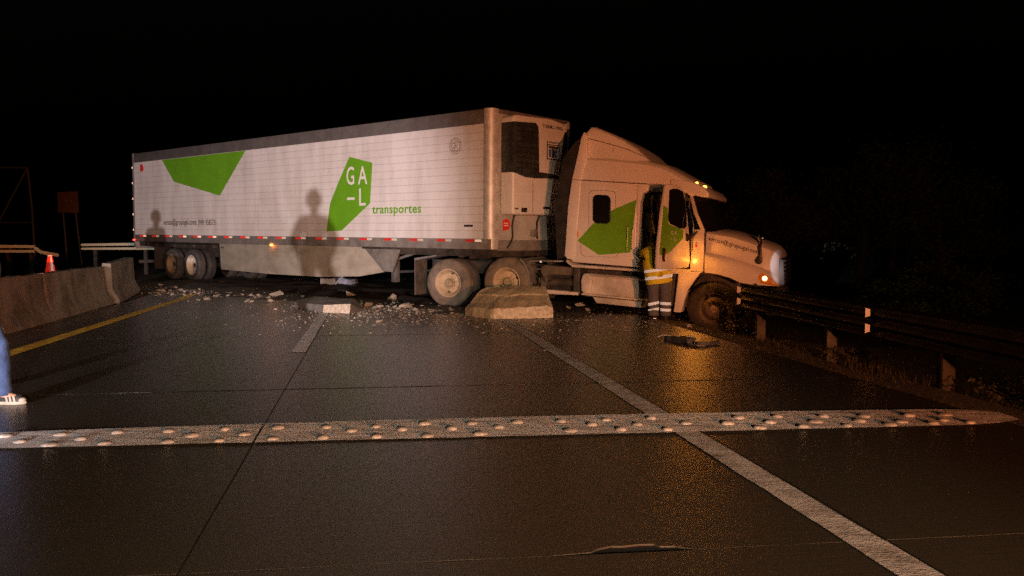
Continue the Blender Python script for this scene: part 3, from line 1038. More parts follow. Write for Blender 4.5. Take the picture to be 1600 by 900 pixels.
# sleeper shell
kprism('sleeper_body', [(2.60, 1.09), (2.70, 0.97), (3.98, 0.885), (3.98, 2.475), (2.74, 2.585), (2.65, 2.09)], 0.0, TWD, M['cab'], bev=0.03, seg=2)
kprism('sill', [(2.58, 1.02), (2.66, 0.93), (4.10, 0.84), (4.10, 0.80), (2.70, 0.87), (2.56, 0.98)], 0.01, TWD - 0.01, M['cab_dirty'], bev=0.01)
roofp = [(2.74, 2.592), (2.80, 2.97), (2.86, 3.05), (3.00, 3.045), (3.48, 3.005), (3.87, 2.955), (4.18, 2.905), (4.50, 2.81), (4.78, 2.65), (5.05, 2.49), (4.95, 2.452), (4.60, 2.442), (4.0, 2.483)]
bm = bmesh.new()
lay = [(0.0, 0.0), (0.012, 0.02), (0.05, 0.10), (0.11, 0.28), (0.20, 0.8)]
lay = [(y, k) for y, k in ((0.012, 0.0), (0.035, 0.02), (0.075, 0.055), (0.16, 0.085), (0.4, 0.11), (1.2, 0.13), (2.0, 0.11), (2.24, 0.085), (2.325, 0.055), (2.365, 0.02), (2.388, 0.0))]
rows = []
for y, up in lay:
    rows.append([bm.verts.new((x, y, z + (up if 0 < i < 10 else 0) - (0.09 if 0 < i < 10 else 0))) for i, (x, z) in enumerate(roofp)])
for a, b in zip(rows, rows[1:]):
    for i in range(len(roofp)):
        j = (i + 1) % len(roofp)
        bm.faces.new((a[i], a[j], b[j], b[i]))
bm.faces.new(rows[0])
bm.faces.new(rows[-1][::-1])
from_bm('roof_cap', bm, M['cab'], T, smooth='auto')
# air fairing on the roof
fp = [(2.80, 2.95), (2.87, 3.40), (2.94, 3.55), (3.02, 3.62), (3.10, 3.615), (3.41, 3.475), (3.69, 3.335), (3.95, 3.16), (4.20, 2.90)]
bm = bmesh.new()
rows = []
for y, k in ((0.06, 0.0), (0.085, 0.55), (0.13, 0.82), (0.22, 0.95), (0.5, 1.02), (1.2, 1.05), (1.9, 1.02), (2.18, 0.95), (2.27, 0.82), (2.315, 0.55), (2.34, 0.0)):
    rows.append([bm.verts.new((x, y + (0.10 if y < 1.2 else -0.10) * max(0, (z - 2.95)) * 1.0 * (1 if 0 < i < 8 else 0), z - 0.11 * (1 - k) * (1 if 0 < i < 8 else 0))) for i, (x, z) in enumerate(fp)])
for a, b in zip(rows, rows[1:]):
    for i in range(len(fp)):
        j = (i + 1) % len(fp)
        bm.faces.new((a[i], a[j], b[j], b[i]))
bm.faces.new(rows[0])
bm.faces.new(rows[-1][::-1])
fair = from_bm('roof_fairing', bm, M['cab'], T, smooth='auto')
tube('fairing_seam', [(2.90, 0.093, 3.40), (3.47, 0.083, 3.235), (3.78, 0.079, 3.13), (4.07, 0.072, 2.99)], 0.006, M['seal'], fair, 6)
for z in (3.115, 3.15):
    box('bolt', 3.49, 3.505, 0.060, 0.075, z, z + 0.015, M['ink'], fair)
# rear column of the sleeper and the dark side extender behind it
kprism('corner_fairing', [(2.54, 1.10), (2.56, 1.34), (2.61, 2.09), (2.69, 2.60), (2.78, 2.97), (2.87, 3.38), (2.93, 3.50), (2.99, 3.42), (3.0, 3.02), (2.88, 2.58), (2.83, 1.97), (2.755, 1.02), (2.60, 1.03)], -0.012, 0.10, M['cab'], bev=0.02)
kprism('side_extender', [(2.37, 1.02), (2.52, 1.06), (2.60, 2.05), (2.68, 2.60), (2.86, 3.40), (2.72, 3.30), (2.47, 2.98), (2.36, 2.3), (2.31, 1.98)], 0.05, 0.09, M['black'])
kprism('side_extender', [(2.37, 1.02), (2.52, 1.06), (2.60, 2.05), (2.68, 2.60), (2.86, 3.40), (2.72, 3.30), (2.47, 2.98), (2.36, 2.3), (2.31, 1.98)], TWD - 0.09, TWD - 0.05, M['black'])
kprism('belt_gap', [(2.70, 2.588), (4.0, 2.478), (4.0, 2.466), (2.70, 2.576)], -0.016, 0.02, M['seal'])

# sleeper side details
bm = bmesh.new()


def groove(bm, poly, w=0.007, y=-0.0028):
    n = len(poly)
    cx = sum(p[0] for p in poly) / n
    cz = sum(p[1] for p in poly) / n
    A, B = [], []
    for x, z in poly:
        d = math.hypot(x - cx, z - cz)
        A.append(bm.verts.new((x, y, z)))
        B.append(bm.verts.new((x - (x - cx) / d * w * 1.3, y, z - (z - cz) / d * w * 1.3)))
    for i in range(n):
        bm.faces.new((A[i], A[(i + 1) % n], B[(i + 1) % n], B[i]))


groove(bm, round_poly(3.03, 3.57, 1.58, 2.37, 0.08, sl=0.05))
groove(bm, round_poly(2.87, 3.62, 1.09, 1.44, 0.09, sl=0.03))
from_bm('locker_outline', bm, M['seal'], T)
wn = kprism('sleeper_window', round_poly(3.125, 3.455, 1.745, 2.27, 0.085, sl=0.06), -0.012, 0.01, M['glass'], bev=0.003)
kprism('window_seal', round_poly(3.110, 3.470, 1.730, 2.285, 0.095, sl=0.06), -0.006, 0.006, M['black'], wn)
bm = bmesh.new()
add_prism(bm, [(2.81, 1.39), (3.24, 1.115), (3.86, 1.17), (3.975, 2.17), (3.51, 1.985), (3.12, 1.72)], -0.0045, -0.0015)
from_bm('green_emblem', bm, M['green_cab'], T)
tube('highlight_tube', [(3.80, -0.004, 1.16), (3.80, -0.035, 1.19), (3.815, -0.035, 1.65), (3.815, -0.004, 1.68)], 0.013, M['green_cab'], T)  # added tubes stand in for a highlight stripe on the curved panel
tube('highlight_tube', [(3.89, -0.004, 1.22), (3.89, -0.03, 1.25), (3.905, -0.03, 1.62), (3.905, -0.004, 1.65)], 0.008, M['steel'], T)
box('side_marker', 2.80, 2.83, -0.02, 0.0, 1.47, 1.58, M['amber_dim'], T, 0.004)

# cab with the open doorway
kprism('rear_door_pillar', [(3.98, 0.88), (4.03, 0.875), (4.055, 1.15), (4.06, 1.59), (4.075, 2.12), (4.12, 2.29), (4.2, 2.33), (4.2, 2.455), (3.98, 2.47)], -0.004, 0.09, M['cab'], bev=0.008)
kprism('door_seal', [(4.03, 0.90), (4.045, 1.05), (4.06, 1.59), (4.075, 2.10), (4.12, 2.27), (4.2, 2.31), (4.2, 2.33), (4.11, 2.30), (4.055, 2.12), (4.035, 1.6), (4.02, 1.15), (4.005, 0.90)], -0.014, 0.02, M['trim_pale'])
kprism('door_header', [(4.2, 2.33), (4.90, 2.30), (5.0, 2.20), (5.05, 2.22), (4.98, 2.44), (4.2, 2.455)], -0.002, 0.10, M['cab'], bev=0.008)
kprism('windscreen_pillar', [(4.97, 2.25), (5.02, 2.26), (5.12, 1.9), (5.26, 1.58), (5.19, 1.58), (5.05, 1.9)], 0.0, 0.10, M['cab_dirty'], bev=0.01)
kprism('cowl_side', [(4.99, 0.83), (5.235, 0.82), (5.245, 1.16), (5.25, 1.575), (5.16, 1.60), (5.05, 1.60), (5.02, 1.3)], 0.012, 0.20, M['cab'], bev=0.012)
kprism('door_sill', [(4.0, 0.80), (5.0, 0.76), (5.0, 0.86), (4.03, 0.885)], 0.0, 0.45, M['cab_dirty'], bev=0.01)
kprism('far_cab_side', [(3.98, 0.88), (5.2, 0.82), (5.25, 1.57), (5.0, 2.25), (4.95, 2.44), (3.98, 2.47)], TWD - 0.08, TWD, M['cab'], bev=0.01)
box('cab_floor', 3.99, 5.25, 0.1, TWD - 0.1, 0.78, 0.86, M['interior'], T)
box('cab_back_curtain', 3.985, 4.02, 0.1, TWD - 0.1, 0.87, 2.44, M['interior'], T)
box('dashboard', 4.85, 5.3, 0.1, TWD - 0.1, 0.9, 1.42, M['interior'], T, 0.05)
box('seat_cushion', 4.12, 4.62, 0.32, 0.85, 1.12, 1.27, M['seat'], T, 0.05)
kprism('seat_back', [(4.06, 1.24), (4.22, 1.24), (4.14, 1.95), (4.03, 1.95)], 0.34, 0.83, M['seat'], bev=0.04)
tube('belt_strap', [(4.24, 0.14, 2.25), (4.22, 0.2, 1.8), (4.30, 0.3, 1.3)], 0.018, M['trim_pale'], T)
tube('inner_grab_bar', [(4.40, 0.12, 2.26), (4.41, 0.12, 1.75)], 0.018, M['trim_pale'], T)
box('overhead_shelf', 4.25, 4.95, 0.15, TWD - 0.15, 2.14, 2.38, M['interior'], T, 0.03)
bm = bmesh.new()
sw = [(4.72 + 0.06 * math.sin(t) , 0.56 + 0.22 * math.cos(t), 1.45 + 0.2 * math.sin(t)) for t in np.linspace(0, 2 * math.pi, 25)]
add_tube(bm, sw, 0.016, 8)
add_tube(bm, [(4.72, 0.56, 1.45), (4.95, 0.56, 1.2)], 0.03, 8)
from_bm('steering_wheel', bm, M['black'], T, smooth=True)
# windscreen and visor
bm = bmesh.new()
rows = []
for y, dx in ((0.06, 0.0), (0.25, 0.16), (0.6, 0.26), (1.2, 0.30), (1.8, 0.26), (2.15, 0.16), (2.34, 0.0)):
    rows.append([bm.verts.new((4.99 + dx, y, 2.30 - dx * 0.15)), bm.verts.new((5.10 + dx, y, 1.95)), bm.verts.new((5.24 + dx, y, 1.56))])
for a, b in zip(rows, rows[1:]):
    for i in range(2):
        bm.faces.new((a[i], a[i + 1], b[i + 1], b[i]))
from_bm('windscreen', bm, M['glass'], T, smooth=True)
kprism('sun_visor', [(4.61, 2.455), (4.61, 2.545), (4.92, 2.50), (5.05, 2.47), (5.25, 2.365), (5.33, 2.26), (5.32, 2.185), (5.18, 2.20), (4.90, 2.275), (4.75, 2.33)], -0.02, TWD + 0.02, M['cab'], bev=0.03, seg=3)
for (s, z, y) in ((5.03, 2.465, 0.36), (5.175, 2.395, 0.46)):
    bm = bmesh.new()
    add_box(bm, s - 0.035, s + 0.035, y - 0.045, y + 0.045, z - 0.035, z + 0.04)
    do_bevel(bm, 0.025, 3)
    from_bm('roof_lamp', bm, M['amber'], T, smooth=True)

# hood
hs = [5.265, 5.50, 5.74, 5.90, 6.05, 6.25, 6.41, 6.50, 6.555, 6.575]
top = np.interp(hs, [5.26, 5.74, 6.05, 6.41, 6.54, 6.575], [1.56, 1.48, 1.38, 1.25, 1.17, 1.06])
cre = np.interp(hs, [5.2, 5.33, 5.69, 6.05, 6.25, 6.575], [1.16, 1.13, 1.06, 0.95, 0.88, 0.74])
bot = np.interp(hs, [5.21, 5.5, 5.7, 5.89, 6.1, 6.575], [0.81, 0.78, 0.73, 0.635, 0.60, 0.57])
wid = np.interp(hs, [5.2, 6.0, 6.4, 6.5, 6.555, 6.575], [0.0, 0.0, 0.03, 0.07, 0.14, 0.22])
bm = bmesh.new()
rows = []
for s, zt_, zc, zb, w in zip(hs, top, cre, bot, wid):
    half = [(0.0 + w, zb), (-0.012 + w, (zb + zc) / 2), (0.0 + w, zc - 0.045), (0.035 + w, zc), (0.075 + w, zc + 0.035), (0.095 + w, (zc + zt_) / 2), (0.125 + w, zt_ - 0.03), (0.17 + w, zt_), (0.45, zt_ + 0.06), (0.85, zt_ + 0.09)]
    pts = half + [(1.2, zt_ + 0.10)] + [(TWD - y, z) for y, z in half[::-1]]
    rows.append([bm.verts.new((s, y, z)) for y, z in pts])
for a, b in zip(rows, rows[1:]):
    for i in range(len(a) - 1):
        bm.faces.new((a[i], a[i + 1], b[i + 1], b[i]))
bm.faces.new(rows[-1])
hood = from_bm('hood', bm, M['cab'], T, smooth='auto')
kprism('hood_gap', [(5.238, 0.83), (5.262, 0.83), (5.268, 1.18), (5.275, 1.55), (5.250, 1.56), (5.243, 1.18)], 0.02, 0.12, M['ink'])
text('hood_lettering', 'ventas@grupogal.com', lambda x, u: (5.31 + x * 0.965, 0.093 + u * 0.167 + 0.018 * max(0, x - 0.6), 1.405 - 0.255 * x - 0.02 * x * x + u), 0.080, M['ink'], hood, 0.96, 0.003)
kprism('grille', [(6.56, 1.08), (6.64, 1.04), (6.66, 0.60), (6.58, 0.55), (6.5, 0.6)], 0.26, TWD - 0.26, M['black'], bev=0.01)
for k in range(6):
    z = 0.64 + k * 0.075
    box('grille_bar', 6.60, 6.662, 0.35, TWD - 0.35, z, z + 0.02, M['chassis'], T)
kprism('bumper', [(6.25, 0.52), (6.52, 0.53), (6.60, 0.45), (6.60, 0.10), (6.50, 0.02), (6.2, 0.05), (6.15, 0.3)], 0.10, TWD - 0.10, M['chassis_dusty'], bev=0.03)
hl = kprism('headlamp_housing', [(6.20, 0.735), (6.26, 0.80), (6.33, 0.795), (6.43, 0.725), (6.55, 0.575), (6.40, 0.60), (6.27, 0.63)], 0.0, 0.2, M['amber_dim'], bev=0.015)
bm = bmesh.new()
bmesh.ops.create_icosphere(bm, subdivisions=2, radius=0.045, matrix=Matrix.Translation((6.335, 0.0, 0.715)) @ Matrix.Scale(0.45, 4, (0, 1, 0)))
from_bm('headlamp', bm, M['headlamp'], hl, smooth=True)
kprism('headlamp_housing', [(6.20, 0.735), (6.26, 0.80), (6.33, 0.795), (6.43, 0.725), (6.55, 0.575), (6.40, 0.60), (6.27, 0.63)], TWD - 0.2, TWD, M['amber_dim'], bev=0.015)
# hood mirror
hm = kprism('hood_mirror', [(6.155, 1.05), (6.17, 0.99), (6.22, 0.965), (6.275, 0.99), (6.285, 1.05), (6.275, 1.20), (6.26, 1.30), (6.21, 1.30), (6.225, 1.17), (6.21, 1.115)], 0.04, 0.09, M['black'], bev=0.012)
tube('mirror_arm', [(6.235, 0.07, 1.28), (6.25, 0.16, 1.36), (6.24, 0.26, 1.43)], 0.018, M['black'], hm)
bm = bmesh.new()
bmesh.ops.create_icosphere(bm, subdivisions=2, radius=0.075, matrix=Matrix.Translation((6.24, 0.29, 1.44)) @ Matrix.Scale(0.6, 4, (0, 1, 0)))
from_bm('mirror_head', bm, M['chrome'], hm, smooth=True)

# front fender, wheel well shade, step area
kprism('front_fender', [(4.70, 0.05), (4.735, 0.32), (4.78, 0.77), (4.82, 0.825), (5.235, 0.815), (5.19, 0.79), (5.12, 0.70), (4.965, 0.47), (4.895, 0.27), (4.845, 0.05)], -0.01, 0.34, M['cab'], bev=0.012)
box('wheel_well_shade', 4.9, 6.2, 0.36, TWD - 0.36, 0.15, 0.80, M['chassis'], T)  # solid dark box in place of the shaded space around the wheel
kprism('arch_liner', [(4.97, 0.47), (5.13, 0.70), (5.25, 0.775), (5.5, 0.755), (5.7, 0.705), (5.88, 0.62), (6.2, 0.58), (6.2, 0.62), (5.88, 0.66), (5.7, 0.745), (5.5, 0.795), (5.2, 0.812)], 0.01, 0.4, M['black'])
box('cab_under_tray', 4.0, 4.95, 0.12, TWD - 0.12, 0.15, 0.79, M['chassis'], T)
kprism('fuel_tank_fairing', [(2.86, 0.62), (2.89, 0.72), (2.95, 0.745), (3.06, 0.74), (4.16, 0.665), (4.18, 0.25), (4.10, 0.22), (2.95, 0.335), (2.87, 0.40)], 0.13, 0.75, M['cab_dirty'], bev=0.04, seg=3)
kprism('tank_end', [(2.85, 0.60), (2.885, 0.73), (2.95, 0.755), (3.07, 0.74), (3.09, 0.60), (3.05, 0.345), (2.93, 0.345), (2.86, 0.40)], 0.06, 0.70, M['cab_dirty'], bev=0.035, seg=3)
kprism('upper_step', [(3.06, 0.705), (3.075, 0.725), (4.17, 0.655), (4.17, 0.625)], 0.0, 0.22, M['cab_dirty'], bev=0.006)
kprism('lower_step', [(2.90, 0.33), (2.90, 0.365), (4.18, 0.275), (4.18, 0.235)], -0.02, 0.24, M['cab_dirty'], bev=0.006)
kprism('lower_skirt', [(3.10, 0.305), (4.16, 0.24), (4.12, 0.105), (3.18, 0.175)], 0.05, 0.22, M['cab_dirty'], bev=0.012)
bm = bmesh.new()
for k in range(34):
    s = 2.98 + k * 0.034
    z = 0.345 - 0.0703 * (s - 2.9)
    add_box(bm, s, s + 0.014, -0.03, -0.012, z - 0.032, z - 0.004)
o = from_bm('step_teeth', bm, M['chassis_dusty'], T)
o['kind'] = 'stuff'

# chassis
for y in (0.72, TWD - 0.80):
    kprism('frame_rail', [(-0.75, 0.72), (-0.75, 0.98), (4.8, 0.80), (6.2, 0.55), (6.2, 0.30), (4.8, 0.55)], y, y + 0.08, M['chassis'])
kprism('fifth_wheel', [(0.15, 1.0), (0.15, 1.06), (1.15, 1.10), (1.15, 1.02)], 0.7, 1.75, M['chassis'], bev=0.01)
for s in (-0.6, 0.6, 1.9, 2.6):
    box('cross_beam', s, s + 0.1, 0.8, TWD - 0.8, 0.75, 0.95, M['chassis'], T)
box('deck_plate', 1.55, 2.4, 0.35, 1.9, 0.96, 0.99, M['steel'], T, 0.005)
kprism('battery_box', [(1.98, 0.86), (2.06, 0.90), (2.62, 0.86), (2.62, 0.70), (2.14, 0.71), (2.08, 0.42), (1.98, 0.40)], 0.16, 0.7, M['chassis_dusty'], bev=0.015)
kprism('battery_box', [(1.98, 0.40), (2.06, 0.33), (2.78, 0.31), (2.78, 0.37), (2.10, 0.41)], 0.12, 0.7, M['cab_dirty'], bev=0.01)
box('battery_box', 2.66, 2.80, 0.2, 0.7, 0.32, 0.88, M['chassis'], T, 0.01)
box('opening_shade', 2.1, 2.7, 0.45, 0.7, 0.40, 0.72, M['black'], T)  # solid black box in place of the shade inside the opening
tube('air_tank', [(2.12, 0.40, 0.55), (2.66, 0.40, 0.55)], 0.09, M['chassis'], T, 14)
tube('exhaust_pipe', [(1.9, 0.3, 0.62), (2.0, 0.25, 0.5), (2.02, 0.25, 0.36)], 0.05, M['chassis_dusty'], T, 10)
bm = bmesh.new()
for k in range(26):
    s = rnd.uniform(1.75, 2.1)
    y = rnd.uniform(0.15, 0.6)
    z = rnd.uniform(0.3, 0.75)
    add_tube(bm, [(s, y, z), (s + rnd.uniform(-0.1, 0.1), y + rnd.uniform(-0.1, 0.1), z + rnd.uniform(-0.12, 0.12)), (s + rnd.uniform(-0.2, 0.2), y, z - 0.1)], rnd.uniform(0.008, 0.03), 6)
o = from_bm('torn_hoses', bm, M['chassis'], T, smooth=True)
o['kind'] = 'stuff'
box('mirror_reflector', 1.95, 1.98, 0.2, 0.22, 0.95, 0.985, M['retro_white'], T)
tube('rail_pipe', [(1.75, 0.28, 0.83), (1.85, 0.26, 0.81), (2.1, 0.3, 0.82)], 0.022, M['steel'], T)
# mud flap and quarter fenders
box('mud_flap', -0.82, -0.80, 0.02, 0.55, 0.235, 0.98, M['chassis_dusty'], T)
kprism('flap_hanger', [(-0.82, 0.97), (-0.30, 1.06), (-0.30, 1.09), (-0.82, 1.02)], 0.02, 0.6, M['steel'])
qf = [(1.60, 1.03), (1.68, 0.97), (1.775, 0.80), (1.82, 0.53), (1.79, 0.53), (1.745, 0.79), (1.655, 0.945), (1.58, 1.00)]
kprism('quarter_fender', qf, 0.0, 0.6, M['rail_grey'])
tube('fender_arm', [(1.72, 0.3, 0.9), (1.95, 0.7, 0.85)], 0.02, M['chassis'], T)
for s, dz in ((-0.03, 0.0), (1.29, 0.045)):
    wheel(T, s, 0.135, 0.505 + dz, M['rubber_dusty'], M['rim_dusty'], M['hub_dusty'], roll=0.0 if s < 0 else 0.9)
    wheel(T, s, 0.475, 0.505 + dz, M['rubber_grey'], M['rim_dusty'], M['hub_dusty'], bare=True)
    wheel(T, s, TWD - 0.475, 0.505 + dz, M['rubber_grey'], M['rim_dusty'], M['hub_dusty'], bare=True)
    wheel(T, s, TWD - 0.135, 0.505 + dz, M['rubber_grey'], M['rim_dusty'], M['hub_dusty'], flip=True)
    tube('axle', [(s, 0.3, 0.505 + dz), (s, TWD - 0.3, 0.505 + dz)], 0.09, M['chassis'], T)
wheel(T, 5.43, 0.20, 0.13, M['mud'], M['rim_mud'], M['rim_dull'], kind='flat', deep_hub='hubcap', roll=0.4)
wheel(T, 5.43, TWD - 0.17, 0.13, M['rubber'], M['rim_dull'], M['hub_dusty'], kind='flat', deep_hub='hubcap', flip=True)
tube('axle', [(5.43, 0.3, 0.13), (5.43, TWD - 0.3, 0.13)], 0.06, M['chassis'], T)

# open door: its own plane, hinged at the windscreen pillar
AL = R(68)


def dpt(u, z, o=0.0):
    """u = distance from the hinge, o = outwards"""
    return (5.03 - u * math.cos(AL) + o * math.sin(AL), -u * math.sin(AL) - o * math.cos(AL), z)


def dprism(name, poly, o0, o1, m, par=None, bev=0.0):
    bm = bmesh.new()
    a = [bm.verts.new(dpt(u, z, o0)) for u, z in poly]
    b = [bm.verts.new(dpt(u, z, o1)) for u, z in poly]
    n = len(poly)
    bm.faces.new(a)
    bm.faces.new(b[::-1])
    for i in range(n):
        bm.faces.new((a[i], b[i], b[(i + 1) % n], a[(i + 1) % n]))
    do_bevel(bm, bev)
    return from_bm(name, bm, m, par or T, smooth='auto' if bev else False)


door = dprism('open_door', [(0.86, 2.385), (0.66, 2.405), (0.42, 2.38), (0.28, 2.28), (0.18, 1.91), (0.10, 1.51), (0.06, 1.02), (0.11, 0.90), (0.86, 0.88), (1.10, 0.90), (1.115, 1.0), (1.09, 1.27), (0.99, 1.89)], -0.07, 0.0, M['cab'], bev=0.018)
dprism('door_trim', [(0.84, 2.3), (0.66, 2.32), (0.30, 2.2), (0.12, 1.5), (0.12, 0.95), (1.05, 0.95), (0.97, 1.85)], -0.09, -0.072, M['interior'], door)
dprism('door_window', [(0.775, 2.295), (0.63, 2.33), (0.50, 2.325), (0.335, 2.285), (0.27, 2.15), (0.205, 1.91), (0.20, 1.66), (0.29, 1.605), (0.45, 1.62), (0.73, 1.695), (0.79, 1.74), (0.81, 1.80)], -0.04, 0.004, M['glass'], door)
dprism('green_emblem', [(0.955, 2.02), (0.83, 1.98), (0.80, 1.70), (0.73, 1.675), (0.30, 1.59), (0.32, 1.43), (0.55, 1.30), (0.71, 1.20), (0.87, 1.15), (1.065, 1.14), (1.06, 1.3), (0.985, 1.80)], -0.001, 0.003, M['green_cab'], door)
dprism('door_handle', [(0.985, 1.27), (0.90, 1.26), (0.86, 1.22), (0.87, 1.06), (0.90, 1.02), (0.97, 1.03), (0.99, 1.10)], -0.02, 0.02, M['black'], door, 0.012)


def door_text(nm, s, u, z, h, w, m):
    return text(nm, s, lambda x, k: dpt(u - x, z + k, 0.006), h, m, door, w)


door_text('door_lettering', 'G A', 0.72, 1.50, 0.075, 0.19, M['print_white'])
door_text('door_lettering', '- L', 0.72, 1.40, 0.075, 0.17, M['print_white'])
# door mirror arm and fittings by the pillar
tube('mirror_arm', [(4.99, -0.14, 2.17), (5.02, -0.17, 1.93), (5.075, -0.18, 1.73), (5.085, -0.18, 1.54), (5.06, -0.17, 1.35), (5.045, -0.12, 1.20)], 0.017, M['chrome'], T)
kprism('mirror_foot', [(4.90, 1.52), (4.93, 1.545), (5.03, 1.50), (5.15, 1.58), (5.16, 1.55), (5.08, 1.45), (4.98, 1.38), (4.91, 1.39)], -0.20, -0.14, M['black'], bev=0.012)
tl = box('turn_lamp', 5.055, 5.10, -0.035, 0.012, 0.985, 1.035, M['amber_hot'], T, 0.012)
pl = lamp('turn_lamp_light', 'POINT', mk @ Vector((5.08, -0.09, 1.01)), None, 17, (1.0, 0.32, 0.03), 0.04)
box('side_reflector', 5.09, 5.12, 0.002, 0.014, 1.27, 1.33, M['red_lens'], T)

# ------------------------------------------------------------------ people
def skin_mesh(name, pts, edges, m, parent, sub=2, root=0):
    me = bpy.data.meshes.new(name)
    me.from_pydata([p[:3] for p in pts], edges, [])
    me.materials.append(m)
    o = bpy.data.objects.new(name, me)
    link(o, parent)
    sk = o.modifiers.new('skin', 'SKIN')
    sk.use_smooth_shade = True
    if not me.skin_vertices:
        pass
    dat = me.skin_vertices[0].data
    for i, p in enumerate(pts):
        r = p[3]
        dat[i].radius = r if isinstance(r, tuple) else (r, r)
        dat[i].use_root = (i == root)
    ss = o.modifiers.new('smooth', 'SUBSURF')
    ss.levels = ss.render_levels = sub
    return o


def chain(pts, edges, start, seq):
    prev = start
    for p in seq:
        pts.append(p)
        edges.append((prev, len(pts) - 1))
        prev = len(pts) - 1
    return prev


def hand(pts, edges, wrist, w, d, side):
    """five curled fingers from the palm; w wrist position, d direction of the forearm, side the thumb side"""
    w, d, side = Vector(w), Vector(d).normalized(), Vector(side).normalized()
    pal = chain(pts, edges, wrist, [(*(w + d * 0.045), (0.026, 0.026))])
    nrm = d.cross(side)
    for i, (o, l) in enumerate(((-0.032, 0.058), (-0.011, 0.075), (0.011, 0.080), (0.031, 0.072))):
        b = w + d * 0.085 + side * o
        chain(pts, edges, pal, [(*b, 0.011), (*(b + d * l * 0.5 + nrm * 0.010), 0.0095), (*(b + d * l + nrm * 0.03), 0.008)])
    b = w + d * 0.055 + side * 0.040
    chain(pts, edges, pal, [(*b, 0.012), (*(b + d * 0.035 + side * 0.016 + nrm * 0.012), 0.0095)])


